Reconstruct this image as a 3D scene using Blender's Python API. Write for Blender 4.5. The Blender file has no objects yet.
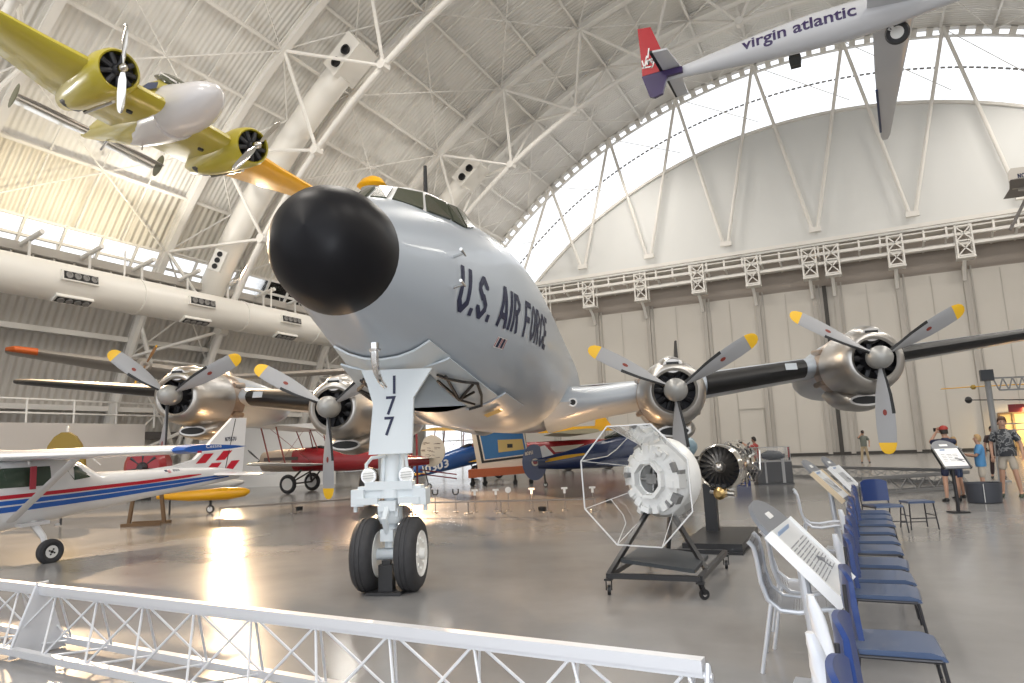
import bpy, bmesh, math, random
from mathutils import Vector, Matrix
scene = bpy.context.scene
COL = scene.collection
R_ = math.radians

# ---------------------------------------------------------------- camera
# world: x across the hangar, y along it (away from the camera), z up; camera stands at the origin
TH, PITCH, ROLL, FPX, CAMH = 0.457, 0.1529, 0.0399, 683.4, 1.647
cd = bpy.data.cameras.new('camera'); cam = bpy.data.objects.new('camera', cd); COL.objects.link(cam)
cd.sensor_width = 36.0; cd.lens = FPX / 1024 * 36.0; cd.clip_end = 500; cd.clip_start = 0.05
rt = Vector((math.cos(TH), math.sin(TH), 0)); fh = Vector((-math.sin(TH), math.cos(TH), 0)); zz = Vector((0, 0, 1))
fw = fh * math.cos(PITCH) + zz * math.sin(PITCH); up0 = -fh * math.sin(PITCH) + zz * math.cos(PITCH)
cr = rt * math.cos(ROLL) - up0 * math.sin(ROLL); cu = rt * math.sin(ROLL) + up0 * math.cos(ROLL)
m3 = Matrix((cr, cu, -fw)).transposed()
cam.matrix_world = Matrix.Translation((0, 0, CAMH)) @ m3.to_4x4()
scene.camera = cam

# ---------------------------------------------------------------- sky and exposure
w = bpy.data.worlds.new('sky'); scene.world = w; w.use_nodes = True
bg = w.node_tree.nodes['Background']; bg.inputs['Color'].default_value = (0.93, 0.96, 1.0, 1); bg.inputs['Strength'].default_value = 1.7
scene.view_settings.view_transform = 'Standard'; scene.view_settings.look = 'None'
scene.view_settings.exposure = 0.0; scene.view_settings.gamma = 1.0
scene.view_settings.use_curve_mapping = False

# ---------------------------------------------------------------- hall lamps
def lamp(name, kind, loc, target, energy, color=(1, 1, 1), size=1.0, size_y=None, spot=None):
    l = bpy.data.lights.new(name, kind); o = bpy.data.objects.new(name, l); COL.objects.link(o)
    l.energy = energy; l.color = color
    if kind == 'AREA':
        l.size = size
        if size_y: l.shape = 'RECTANGLE'; l.size_y = size_y
    else:
        l.shadow_soft_size = size
    if spot: l.spot_size = spot; l.spot_blend = 0.6
    o.location = loc
    o.rotation_euler = (Vector(target) - Vector(loc)).to_track_quat('-Z', 'Y').to_euler()
    return o
# rows of broad high-bay lamps hung under the roof
for yy in (-11, 5, 21.4, 37.8, 53):
    for xx in (-16, 14):
        lamp('high_bay_lamp', 'AREA', (xx, yy, 27), (xx, yy, 0), 1900 if yy < 50 else 1000, (1.0, 0.94, 0.86), 6.0, 3.0)
# uplights on the catwalk washing the ribbed panel over the window strip
for yy in (17.5, 20.5, 23.5):
    lamp('catwalk_uplight', 'SPOT', (-33.6, yy, 13.2), (-35.6, yy, 15.7), 260, (1.0, 0.86, 0.58), 0.25, spot=2.2)
# indirect lighting: lamps on both catwalks thrown up at the roof
for yy in (-8, 8, 24, 40, 54):
    for sx in (-1, 1):
        lamp('roof_uplight', 'AREA', (sx * 33.5, yy, 14.0), (sx * 8, yy, 33), 420, (1.0, 0.95, 0.87), 2.0, 1.0)
# warm floodlight low on the left wall; second spot added for a sunlit floor patch
lamp('warm_spot', 'SPOT', (-36.2, 31.8, 4.5), (-9.0, 10.0, 0), 8500, (1.0, 0.70, 0.40), 0.30, spot=.6)
lamp('warm_spot', 'SPOT', (-30.5, 41.0, 8.6), (-5.6, 13.5, 0), 160000, (1.0, 0.66, 0.38), 0.4, spot=.26)
for yy, tx, ty in ((19.5, -13, 10), (30, -10, 15)):  # added unseen spots that warm the floor around the airliner
    lamp('added_warm_flood', 'SPOT', (-33.4, yy, 13.2), (tx, ty, 0), 24000, (1.0, 0.70, 0.42), 0.35, spot=.75)
# the photographer's flash, just above the camera
lamp('camera_flash', 'POINT', (-0.05, -0.1, CAMH + 0.25), (0, 5, 0), 430, (0.88, 0.93, 1.0), 0.12)

# ---------------------------------------------------------------- materials
MAT = {}
def mat(name, col, rough=0.5, metal=0.0, coat=0.0, spec=0.5, noise=0.0, nscale=8.0, bump=0.0, trans=0.0, alpha=1.0, emit=None, estr=0.0):
    if name in MAT: return MAT[name]
    m = bpy.data.materials.new(name); m.use_nodes = True; MAT[name] = m
    nt = m.node_tree; b = nt.nodes['Principled BSDF']
    b.inputs['Base Color'].default_value = (*col, 1); b.inputs['Roughness'].default_value = rough
    b.inputs['Metallic'].default_value = metal; b.inputs['Coat Weight'].default_value = coat
    b.inputs['Specular IOR Level'].default_value = spec
    if trans: b.inputs['Transmission Weight'].default_value = trans
    if alpha < 1: b.inputs['Alpha'].default_value = alpha
    if emit: b.inputs['Emission Color'].default_value = (*emit, 1); b.inputs['Emission Strength'].default_value = estr
    if noise or bump:
        tc = nt.nodes.new('ShaderNodeTexCoord'); n = nt.nodes.new('ShaderNodeTexNoise')
        n.inputs['Scale'].default_value = nscale; n.inputs['Detail'].default_value = 5
        nt.links.new(tc.outputs['Object'], n.inputs['Vector'])
        if noise:
            mx = nt.nodes.new('ShaderNodeMix'); mx.data_type = 'RGBA'
            mx.inputs[6].default_value = (*[c * (1 - noise) for c in col], 1); mx.inputs[7].default_value = (*[min(1, c * (1 + noise)) for c in col], 1)
            nt.links.new(n.outputs['Fac'], mx.inputs[0]); nt.links.new(mx.outputs[2], b.inputs['Base Color'])
        if bump:
            bp = nt.nodes.new('ShaderNodeBump'); bp.inputs['Strength'].default_value = bump; bp.inputs['Distance'].default_value = 0.02
            nt.links.new(n.outputs['Fac'], bp.inputs['Height']); nt.links.new(bp.outputs['Normal'], b.inputs['Normal'])
    return m
def corrugated(name, col, period, axis='Y', rough=0.55, dist=0.05, strength=1.0):
    """ribbed metal sheet: ridges along one axis of the object, as relief"""
    m = mat(name, col, rough); nt = m.node_tree; b = nt.nodes['Principled BSDF']
    tc = nt.nodes.new('ShaderNodeTexCoord'); wv = nt.nodes.new('ShaderNodeTexWave')
    wv.bands_direction = axis; wv.wave_profile = 'SIN'; wv.inputs['Scale'].default_value = 0.314 / period
    bp = nt.nodes.new('ShaderNodeBump'); bp.inputs['Distance'].default_value = dist; bp.inputs['Strength'].default_value = strength
    nt.links.new(tc.outputs['Object'], wv.inputs['Vector']); nt.links.new(wv.outputs['Fac'], bp.inputs['Height']); nt.links.new(bp.outputs['Normal'], b.inputs['Normal'])
    return m
def glass(name, tint=(1, 1, 1), gloss=0.12, rough=0.02):
    """thin clear sheet: see-through with a faint mirror"""
    m = bpy.data.materials.new(name); m.use_nodes = True; MAT[name] = m; nt = m.node_tree; nt.nodes.clear()
    o = nt.nodes.new('ShaderNodeOutputMaterial'); t = nt.nodes.new('ShaderNodeBsdfTransparent'); g = nt.nodes.new('ShaderNodeBsdfGlossy'); mx = nt.nodes.new('ShaderNodeMixShader')
    fr = nt.nodes.new('ShaderNodeFresnel'); fr.inputs['IOR'].default_value = 1.45
    ad = nt.nodes.new('ShaderNodeMath'); ad.operation = 'MULTIPLY_ADD'; ad.inputs[1].default_value = 1.0; ad.inputs[2].default_value = gloss
    t.inputs['Color'].default_value = (*tint, 1); g.inputs['Roughness'].default_value = rough
    nt.links.new(fr.outputs[0], ad.inputs[0]); nt.links.new(ad.outputs[0], mx.inputs[0]); nt.links.new(t.outputs[0], mx.inputs[1]); nt.links.new(g.outputs[0], mx.inputs[2]); nt.links.new(mx.outputs[0], o.inputs[0])
    return m

# ---------------------------------------------------------------- mesh builder
class MB:
    def __init__(s): s.v = []; s.f = []; s.m = []
    def add(s, vs, fs, m=0):
        o = len(s.v); s.v += [Vector(p) for p in vs]
        for f in fs: s.f.append([i + o for i in f]); s.m.append(m)
        return s
    def box(s, c, d, rot=None, m=0):
        vs = []
        for z in (-.5, .5):
            for x, y in ((-.5, -.5), (.5, -.5), (.5, .5), (-.5, .5)):
                p = Vector((x * d[0], y * d[1], z * d[2]))
                if rot is not None: p = rot @ p
                vs.append(p + Vector(c))
        return s.add(vs, [(3, 2, 1, 0), (4, 5, 6, 7), (0, 1, 5, 4), (1, 2, 6, 5), (2, 3, 7, 6), (3, 0, 4, 7)], m)
    def bar(s, a, b, w, h=None, m=0, up=(0, 0, 1)):
        """square bar from a to b"""
        a, b = Vector(a), Vector(b); d = b - a; L = d.length
        if L < 1e-6: return s
        x = d / L; u = Vector(up)
        if abs(x.dot(u)) > .98: u = Vector((0, 1, 0)) if abs(x.y) < .9 else Vector((1, 0, 0))
        y = u.cross(x).normalized(); z = x.cross(y)
        return s.box((a + b) / 2, (L, w, h or w), Matrix((x, y, z)).transposed(), m)
    def loft(s, rings, closed=True, c0=True, c1=True, m=0):
        n = len(rings[0]); vs = [p for r in rings for p in r]; fs = []
        for i in range(len(rings) - 1):
            for j in range(n if closed else n - 1):
                k = (j + 1) % n; fs.append((i * n + j, i * n + k, (i + 1) * n + k, (i + 1) * n + j))
        if c0: fs.append(tuple(reversed(range(n))))
        if c1: fs.append(tuple((len(rings) - 1) * n + j for j in range(n)))
        return s.add(vs, fs, m)
    def tube(s, pts, r, n=8, m=0, caps=True):
        pts = [Vector(p) for p in pts]; rr = r if isinstance(r, (list, tuple)) else [r] * len(pts); rings = []; u = None
        for i, p in enumerate(pts):
            t = (pts[min(i + 1, len(pts) - 1)] - pts[max(i - 1, 0)]).normalized()
            if u is None:
                u = Vector((0, 0, 1)) if abs(t.z) < .9 else Vector((1, 0, 0))
            u = (u - t * u.dot(t)).normalized(); v = t.cross(u)
            rings.append([p + (u * math.cos(2 * math.pi * j / n) + v * math.sin(2 * math.pi * j / n)) * rr[i] for j in range(n)])
        return s.loft(rings, True, caps, caps, m)
    def lathe(s, prof, o=(0, 0, 0), ax=(1, 0, 0), n=24, m=0, caps=True, scale=(1, 1)):
        """prof: list of (distance along the axis, radius)"""
        ax = Vector(ax).normalized(); u = Vector((0, 0, 1)) if abs(ax.z) < .9 else Vector((1, 0, 0))
        u = (u - ax * u.dot(ax)).normalized(); v = ax.cross(u); o = Vector(o)
        rings = [[o + ax * a + (u * math.cos(2 * math.pi * j / n) * scale[0] + v * math.sin(2 * math.pi * j / n) * scale[1]) * max(r, 1e-4) for j in range(n)] for a, r in prof]
        return s.loft(rings, True, caps, caps, m)
    def prism(s, poly, fn, a, b, m=0):
        """2-D outline poly placed by fn(u, v, w) and drawn out from w=a to w=b"""
        return s.loft([[fn(u, v, a) for u, v in poly], [fn(u, v, b) for u, v in poly]], True, True, True, m)
    def build(s, name, mats, parent=None, smooth=35, loc=None):
        me = bpy.data.meshes.new(name); me.from_pydata([tuple(p) for p in s.v], [], s.f)
        if not isinstance(mats, (list, tuple)): mats = [mats]
        for q in mats: me.materials.append(q)
        if len(mats) > 1: me.polygons.foreach_set('material_index', s.m)
        bm = bmesh.new(); bm.from_mesh(me); bmesh.ops.recalc_face_normals(bm, faces=bm.faces); bm.to_mesh(me); bm.free()
        if smooth:
            me.polygons.foreach_set('use_smooth', [True] * len(me.polygons)); me.set_sharp_from_angle(angle=R_(smooth))
        o = bpy.data.objects.new(name, me); COL.objects.link(o)
        if parent: o.parent = parent
        if loc: o.location = loc
        return o
def tag(o, label, cat, group=None, kind=None):
    o['label'] = label; o['category'] = cat
    if group: o['group'] = group
    if kind: o['kind'] = kind
    return o
def thing(name, label, cat, loc=(0, 0, 0), rz=0.0, group=None):
    o = bpy.data.objects.new(name, None); COL.objects.link(o); o.location = loc; o.rotation_euler = (0, 0, rz); o.empty_display_size = .3
    return tag(o, label, cat, group)
def struct(o):
    o['kind'] = 'structure'; return o
def dup(root, loc, rz=None, label=None, group=None, scale=None):
    r = root.copy(); COL.objects.link(r); r.location = loc
    if rz is not None: r.rotation_euler = (r.rotation_euler[0], r.rotation_euler[1], rz)
    if label: r['label'] = label
    if group: r['group'] = group
    if scale: r.scale = scale
    for ch in list(root.children):
        c = ch.copy(); COL.objects.link(c); c.parent = r
        for g in list(ch.children):
            d = g.copy(); COL.objects.link(d); d.parent = c
    return r
def lerp(a, b, t): return a + (b - a) * t
def interp(x, xs, ys):
    if x <= xs[0]: return ys[0]
    for i in range(len(xs) - 1):
        if x <= xs[i + 1]: return lerp(ys[i], ys[i + 1], (x - xs[i]) / (xs[i + 1] - xs[i]))
    return ys[-1]
def rotm(axis, deg): return Matrix.Rotation(R_(deg), 3, axis)
def vcat(*p): return Vector(p)
_text_cache = {}
def text_mesh(s, font_shear=0.0, bold=0.012):
    """outline letters as (verts, faces) with height about 1, left edge at 0, baseline at 0"""
    k = (s, font_shear, bold)
    if k in _text_cache: return _text_cache[k]
    cu_ = bpy.data.curves.new('t', 'FONT'); cu_.body = s; cu_.resolution_u = 3; cu_.shear = font_shear; cu_.offset = bold
    o = bpy.data.objects.new('t', cu_); COL.objects.link(o)
    dg = bpy.context.evaluated_depsgraph_get(); me = bpy.data.meshes.new_from_object(o.evaluated_get(dg))
    
    bpy.data.objects.remove(o); bpy.data.curves.remove(cu_)
    bm = bmesh.new(); bm.from_mesh(me)                   # cut into narrow bands so the word can bend round a body
    for q in range(-3, 12):
        g = bm.verts[:] + bm.edges[:] + bm.faces[:]; bmesh.ops.bisect_plane(bm, geom=g, plane_co=(0, q * .08 + .031, 0), plane_no=(0, 1, 0))
    bm.verts.index_update(); vs = [v.co.copy() for v in bm.verts]; fs = [tuple(v.index for v in f.verts) for f in bm.faces]; bm.free(); bpy.data.meshes.remove(me)
    if vs:
        x0 = min(v.x for v in vs); x1 = max(v.x for v in vs); y0 = 0; 
        h = 0.7
        vs = [Vector(((v.x - x0) / h, v.y / h, 0)) for v in vs]; wdt = (x1 - x0) / h
    else: wdt = 0
    _text_cache[k] = (vs, fs, wdt); return _text_cache[k]
def put_text(mb, s, fn, width=None, height=1.0, m=0, shear=0.0):
    """letters laid by fn(u, v) with u along the line and v up; width fits the whole word"""
    vs, fs, wd = text_mesh(s, shear); k = (width / wd) if width else height
    mb.add([fn(p.x * k, p.y * height) for p in vs], fs, m)
# ================================================================ the hangar
XC, ZC, RO, RI = -0.8, -8.2, 42.3, 38.2
def arc(deg, r, y): return Vector((XC + r * math.sin(R_(deg)), y, ZC + r * math.cos(R_(deg))))
YB, YE = -24.0, 60.0
white_steel = mat('white_steel_paint', (0.78, 0.755, 0.71), 0.45)
deck = corrugated('white_roof_deck', (0.76, 0.74, 0.70), 0.30, 'Y', 0.6, 0.05, 0.8)
siding = corrugated('grey_ribbed_siding', (0.56, 0.53, 0.49), 0.42, 'Y', 0.6, 0.07, 1.0)
lightpanel = corrugated('cream_ribbed_panel', (0.80, 0.76, 0.68), 0.42, 'Y', 0.5, 0.12, 1.0)
beige = mat('beige_door_sheet', (0.60, 0.565, 0.51), 0.6, noise=0.03, nscale=.3)
upper = mat('grey_white_sheet', (0.72, 0.725, 0.71), 0.6, noise=0.03, nscale=.25)
winglass = glass('window_glass', (1, 1, 1), 0.02)
# --- floor: polished concrete
def floor_mat():
    m = mat('polished_concrete', (0.30, 0.285, 0.265), 0.28, spec=0.5); nt = m.node_tree; b = nt.nodes['Principled BSDF']
    tc = nt.nodes.new('ShaderNodeTexCoord'); n = nt.nodes.new('ShaderNodeTexNoise'); n.inputs['Scale'].default_value = 0.35; n.inputs['Detail'].default_value = 8; n.inputs['Roughness'].default_value = .62
    r = nt.nodes.new('ShaderNodeValToRGB'); r.color_ramp.elements[0].position = .3; r.color_ramp.elements[0].color = (.215, .211, .208, 1); r.color_ramp.elements[1].position = .72; r.color_ramp.elements[1].color = (.305, .30, .296, 1)
    r2 = nt.nodes.new('ShaderNodeMapRange'); r2.inputs[3].default_value = .15; r2.inputs[4].default_value = .25
    nt.links.new(tc.outputs['Object'], n.inputs['Vector']); nt.links.new(n.outputs['Fac'], r.inputs[0]); nt.links.new(r.outputs[0], b.inputs['Base Color']); nt.links.new(n.outputs['Fac'], r2.inputs[0]); nt.links.new(r2.outputs[0], b.inputs['Roughness'])
    return m
fl = MB().box((-0.8, (YB + YE) / 2 + 3, -0.15), (88, YE - YB + 10, 0.3)); struct(fl.build('floor', floor_mat(), smooth=0))
# --- roof lining in three runs: the roof and the ribbed panels low on each side
def arc_sheet(name, a0, a1, y0, y1, r, m, t=0.25, step=1.6):
    n = max(2, int(abs(a1 - a0) / step)); mb = MB(); rings = []
    for i in range(n + 1):
        a = lerp(a0, a1, i / n); rings.append([arc(a, r, y0), arc(a, r, y1), arc(a, r + t, y1), arc(a, r + t, y0)])
    mb.loft(rings); return struct(mb.build(name, m, smooth=20))
arc_sheet('ceiling', -52.9, 52.9, YB, YE, RO, deck)
for sgn, nm in ((-1, 'wall_left'), (1, 'wall_right')):
    arc_sheet(nm + '_panel', sgn * 52.9, sgn * 57.9, YB, YE, RO, lightpanel)
    arc_sheet(nm, sgn * 60.8, sgn * 78.8, YB, YE, RO, siding)
    # window strip with glass and mullions
    arc_sheet('window_1' if sgn < 0 else 'window_2', sgn * 57.9, sgn * 60.8, YB, YE, RO + .1, winglass, 0.02, 3)
    mb = MB()
    y = YB
    while y < YE:
        mb.bar(arc(sgn * 57.9, RO, y), arc(sgn * 60.8, RO, y), .12, .16); y += 2.05
    for a in (58.0, 59.3, 60.7): mb.bar(arc(sgn * a, RO, YB), arc(sgn * a, RO, YE), .1, .14)
    struct(mb.build('window_frame', white_steel, smooth=0))
# --- purlins
for k in range(-11, 12):
    a = -0.6 + 4.77 * k
    if abs(a) > 53.5: continue
    mb = MB(); d = arc(a, 1, 0) - arc(a, 0, 0)
    mb.bar(arc(a, RO - .3, YB), arc(a, RO - .3, YE), .16, .05, up=d); mb.bar(arc(a, RO - .05, YB), arc(a, RO - .05, YE), .2, .06, up=d); mb.bar(arc(a, RO - .17, YB), arc(a, RO - .17, YE), .05, .24, up=d)
    o = struct(mb.build('roof_beam', white_steel, smooth=0)); o['group'] = 'purlins along the roof'
# --- arched trusses: two chords on the lining, one tube inside, zigzag webs
def rib(yc):
    mb = MB(); A = [i * 2.4 - 76.8 for i in range(65)]
    for y, r, wd, h in ((yc - 2.9, RO - .45, .42, .5), (yc + 2.9, RO - .45, .42, .5)):
        for a, b in zip(A[:-1], A[1:]):
            d = arc((a + b) / 2, 1, 0) - arc(0, 0, 0); d = Vector((math.sin(R_((a + b) / 2)), 0, math.cos(R_((a + b) / 2))))
            for q in (-.24, .24): mb.bar(arc(a, r + q, y), arc(b, r + q, y), wd, .07, up=d)
            mb.bar(arc(a, r, y), arc(b, r, y), .08, .46, up=d)
    mb.tube([arc(a, RI, yc) for a in A], .2, 10)
    k = -8
    while k <= 8:
        an = -0.6 - 9.54 * 0 + 9.54 * k + 4.94      # inner nodes fall midway between the outer ones
        pin = arc(an, RI, yc)
        for s in (-1, 1):
            for da in (-4.77, 4.77):
                mb.tube([pin, arc(an + da, RO - .6, yc + 2.9 * s)], .11, 6)
        for s2 in (-1, 1):
            mb.tube([arc(an - 4.77, RO - .5, yc - 2.9 * s2), arc(an + 4.77, RO - .5, yc + 2.9 * s2)], .055, 5)
        mb.tube([arc(an - 4.77, RO - .6, yc - 2.9), arc(an - 4.77, RO - .6, yc + 2.9)], .08, 6)
        mb.tube([arc(an, RI, yc - .28), arc(an, RI, yc + .28)], .3, 8)
        k += 1
    o = struct(mb.build('roof_truss_beam', white_steel, smooth=40)); o['group'] = 'arched roof trusses'; return o
r1 = rib(29.6)
for y in (46.0 - 29.6, 13.2 - 29.6, -3.2 - 29.6):
    c = r1.copy(); COL.objects.link(c); c.location = (0, y, 0)
# --- thin cross bracing under the deck in each bay
for y0, y1 in ((16.1, 26.7), (32.5, 43.1), (48.9, 59.6)):
    for k in range(-6, 6):
        a = -0.6 + 9.54 * k
        mb = MB()
        mb.tube([arc(a, RO - .45, y0), arc(a + 9.54, RO - .45, y1)], .045, 5); mb.tube([arc(a + 9.54, RO - .45, y0), arc(a, RO - .45, y1)], .045, 5)
        for q in (.25, .5, .75):
            yy = lerp(y0, y1, q); mb.tube([arc(a + i * 2.385, RO - .28, yy) for i in range(5)], .05, 5)
        o = struct(mb.build('ceiling_beam', white_steel, smooth=40)); o['group'] = 'cross bracing under the roof deck'
# --- ventilation tubes that climb inside two trusses
duct_white = mat('duct_enamel', (0.80, 0.775, 0.72), 0.35)
black_hole = mat('black_rubber', (0.012, 0.012, 0.013), 0.55)
def rib_duct(yc, a0, a1, label):
    t = thing('air_duct', label, 'air duct', arc(a1, RI + 2.2, yc), 0, 'ducts inside the roof trusses'); o = Vector(t.location)
    mb = MB(); n = 16; pts = [arc(lerp(a0, a1, i / n), RI + 2.2, yc) - o for i in range(n + 1)]
    mb.tube(pts, .8, 20); mb.build('body', duct_white, t)
    d = (pts[-1] - pts[-2]).normalized(); u = Vector((0, -1, 0)); inn = (arc(a1, 0, 0) - arc(a1, 1, 0)); e = pts[-1]
    hb = MB(); x = d; z = Vector((math.sin(R_(a1)), 0, math.cos(R_(a1)))); rot = Matrix((x, x.cross(z) * -1, z)).transposed()
    hb.box(e + d * 1.0, (2.4, 1.7, 1.3), rot); hb.build('outlet_box', duct_white, t)
    for q in (.45, 1.35):
        nb = MB(); nb.lathe([(0, .27), (.18, .3), (.18, .2), (.06, .19)], e + d * q + u * .84 - z * .2, u, 14); nb.build('nozzle', black_hole, t)
rib_duct(29.6, -62, -37.2, 'fat cream air duct climbing inside the nearer roof truss')
t_ = [o for o in bpy.data.objects if o.name == 'air_duct'][0]; c_ = Vector((-28.0, 23.6, 11.55)) - Vector(t_.location)
hb = MB(); rot = Matrix.Rotation(R_(27), 3, 'Z') @ Matrix.Rotation(R_(22), 3, 'Y'); hb.box(c_, (.62, .22, 1.1), rot, 0)
for q in (-.33, 0, .33): hb.lathe([(0, .13), (.05, .14), (.05, .09), (.02, .08)], c_ + rot @ Vector((0, -.11, q)), rot @ Vector((0, -1, 0)), 14, 1)
hb.build('outlet_board', [duct_white, black_hole], t_, 30)
rib_duct(46.0, -46, -39.5, 'cream air duct with two nozzles in the farther roof truss')
# ================================================================ end wall
RG = 36.3
WY = 60.0
colx = [-20.53, -15.67, -10.69, -6.28, -1.92, -0.29, 4.11, 8.51]
seam = mat('dark_seam', (0.05, 0.045, 0.04), 0.6)
# lower hangar door (z 0..13.45), with the bright daylight opening at its far left
mb = MB(); mb.box((3.85, WY + .2, 6.72), (74.3, .4, 13.44)); struct(mb.build('wall_end', beige, smooth=0))
mb = MB(); mb.box((-36.8, WY + .2, 9.2), (7.0, .4, 8.5)); struct(mb.build('wall_end_lintel', beige, smooth=0))
mb = MB(); mb.box((-41.3, WY + .2, 6.7), (2.4, .4, 13.4)); struct(mb.build('wall_end_side', beige, smooth=0))
mb = MB(); mb.box((-36.7, WY + .1, 2.5), (6.9, .03, 5.0)); struct(mb.build('window_3', winglass, smooth=0))
mb = MB()
for i in range(4): mb.box((-40.0 + i * 2.2, WY + .05, 2.5), (.1, .12, 5.0))
for z in (2.5, 4.95): mb.box((-36.7, WY + .05, z), (6.8, .1, .1))
struct(mb.build('window_frame', white_steel, smooth=0))
# grey-brown recess band above the door leaf, and the sheet above the ledge
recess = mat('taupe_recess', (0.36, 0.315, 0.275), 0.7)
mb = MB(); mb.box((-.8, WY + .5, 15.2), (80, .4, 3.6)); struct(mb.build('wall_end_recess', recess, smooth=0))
mb = MB(); n = 60; top = []; 
a_lim = math.degrees(math.acos((17.2 - ZC) / RG))
for i in range(n + 1): top.append(arc(lerp(-a_lim, a_lim, i / n), RG, WY))
ring0 = [Vector((p.x, WY, 17.0)) for p in top]
mb.loft([[Vector((p.x, WY, 17.0)), Vector((p.x, WY + .3, 17.0)), p + Vector((0, .3, 0)), p] for p in top]); struct(mb.build('wall_end_upper', upper, smooth=0))
# arched glazing between the sheet and the roof, with ring frames
mb = MB(); n = 64
a_out = math.degrees(math.acos((17.2 - ZC) / RO))
mb.loft([[arc(lerp(-68, 68, i / n), RG, WY + .15), arc(lerp(-68, 68, i / n), RO, WY + .15)] for i in range(n + 1)], closed=False, c0=False, c1=False); struct(mb.build('window_4', winglass, smooth=0))
mb = MB(); A = [lerp(-66, 66, i / 88) for i in range(89)]
for a, b in zip(A[:-1], A[1:]):
    mb.bar(arc(a, RG, WY - .1), arc(b, RG, WY - .1), .35, .22, up=(math.sin(R_(a)), 0, math.cos(R_(a)))); mb.bar(arc(a, RO - .05, WY - .25), arc(b, RO - .05, WY - .25), .5, .14, up=(math.sin(R_(a)), 0, math.cos(R_(a))))
    mb.bar(arc(a, RO - .75, WY - .25), arc(b, RO - .75, WY - .25), .3, .1, up=(math.sin(R_(a)), 0, math.cos(R_(a))))
    mb.bar(arc((a + b) / 2, RO - .75, WY - .25), arc((a + b) / 2, RO - .05, WY - .25), .5, .45, up=(math.cos(R_(a)), 0, -math.sin(R_(a))))
struct(mb.build('window_4_frame', white_steel, smooth=0))
mb = MB(); A = [lerp(-52, 52, i / 150) for i in range(151)]
for a in A: mb.box(arc(a, 39.1, WY - .05), (.34, .12, .12), Matrix.Rotation(R_(a), 3, 'Y'))
struct(mb.build('trim_1', mat('grey_light_string', (0.30, 0.29, 0.28), .5), smooth=0))
# tall V struts from the ledge up to the arch
pins = [(-33.89 + 9.5 * k) for k in range(-2, 10)]
feet = [-27.9, -21.42, -15.06, -8.33, -1.28, 5.63, 12.6, 19.5, 26.0]
nodes = [-24.31 - 6.3, -24.31, -18.09, -11.59, -4.79, 2.31, 9.3, 16.2, 22.6, 28.3]
def znode(x): return ZC + math.sqrt(42.1 ** 2 - (x - XC) ** 2)
for i, fx in enumerate(feet):
    mb = MB()
    for nx in (nodes[i], nodes[i + 1]):
        mb.tube([(fx + (.22 if nx > fx else -.22), WY - .7, 18.3), (nx, WY - .7, znode(nx))], .14, 8)
    mb.box((fx, WY - .7, 18.15), (.9, .3, .4))
    # thin wind ties on the glazing
    mb.tube([(nodes[i], WY - .5, znode(nodes[i])), (nodes[i + 1], WY - .5, znode(nodes[i + 1]) - 5.2)], .035, 5)
    o = struct(mb.build('wall_end_beam', white_steel, smooth=40)); o['group'] = 'struts of the end wall'
# ledge: rail, deck, beams and hanging brackets
mb = MB()
mb.box((-.8, WY - 1.9, 16.85), (74, .28, .3)); mb.box((-.8, WY - 1.9, 15.75), (74, .3, .22)); mb.box((-.8, WY - .5, 15.3), (74, .4, .35)); mb.box((-.8, WY - 1.0, 16.3), (74, 1.7, .1)); mb.box((-.8, WY - 1.9, 15.0), (74, .2, .2))
x = -36.0
while x < 36: mb.box((x, WY - 1.9, 16.0), (.14, .14, .9)); mb.bar((x, WY - 1.9, 16.1), (x, WY - .1, 15.2), .14, .2); x += 1.45
struct(mb.build('wall_end_ledge_beam', white_steel, smooth=0))
taupe = mat('grey_column_paint', (0.44, 0.41, 0.37), .5)
for cx in [-29.8, -25.2] + colx + [13.0, 17.6, 22.2]:
    mb = MB()
    w = .5
    for sx in (-w, w):
        for sy in (-1.2, -2.1): mb.bar((cx + sx, WY + sy, 16.4), (cx + sx, WY + sy, 14.0), .11)
    for z in (16.3, 15.2, 14.1):
        for sy in (-1.2, -2.1): mb.bar((cx - w, WY + sy, z), (cx + w, WY + sy, z), .1)
    for z0, z1 in ((16.3, 15.2), (15.2, 14.1)):
        mb.bar((cx - w, WY - 2.1, z0), (cx + w, WY - 2.1, z1), .08); mb.bar((cx + w, WY - 2.1, z0), (cx - w, WY - 2.1, z1), .08)
    mb.box((cx, WY - 1.65, 13.95), (1.15, 1.1, .12))
    mb.tube([(cx - .1, WY - 1.6, 13.9), (cx - .1, WY - .9, 13.4), (cx - .1, WY - .35, 12.6)], .13, 8)
    o = struct(mb.build('wall_end_bracket_beam', white_steel, smooth=30)); o['group'] = 'lattice brackets under the ledge'
    mb = MB(); mb.box((cx, WY - .12, 6.9), (.34, .26, 13.6)); mb.box((cx + .42, WY - .05, 6.9), (.1, .1, 13.6)); o = struct(mb.build('wall_end_column', taupe, smooth=0)); o['group'] = 'columns on the end wall'
for cx in [-18.2, -13.2, -8.6, -4.1, 1.9, 6.3, 10.7]:
    mb = MB(); mb.box((cx, WY - .02, 6.7), (.05, .06, 13.2)); struct(mb.build('trim_2', mat('pale_seam', (.5, .47, .42), .6), smooth=0))
mb = MB(); mb.box((-1.1, WY - .32, 6.75), (.3, .12, 13.5)); struct(mb.build('trim_3', seam, smooth=0))
mb = MB(); mb.box((6, WY - .1, .12), (50, .16, .24)); struct(mb.build('baseboard_end', seam, smooth=0))
# little personnel door outline in the hangar door
mb = MB(); mb.box((-7.6, WY - .04, 4.0), (2.0, .07, .09)); mb.box((-8.6, WY - .04, 2.0), (.09, .07, 4.0)); mb.box((-6.6, WY - .04, 2.0), (.09, .07, 4.0)); struct(mb.build('door_1_frame', mat('pale_seam', (.5, .47, .42), .6), smooth=0))
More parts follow.
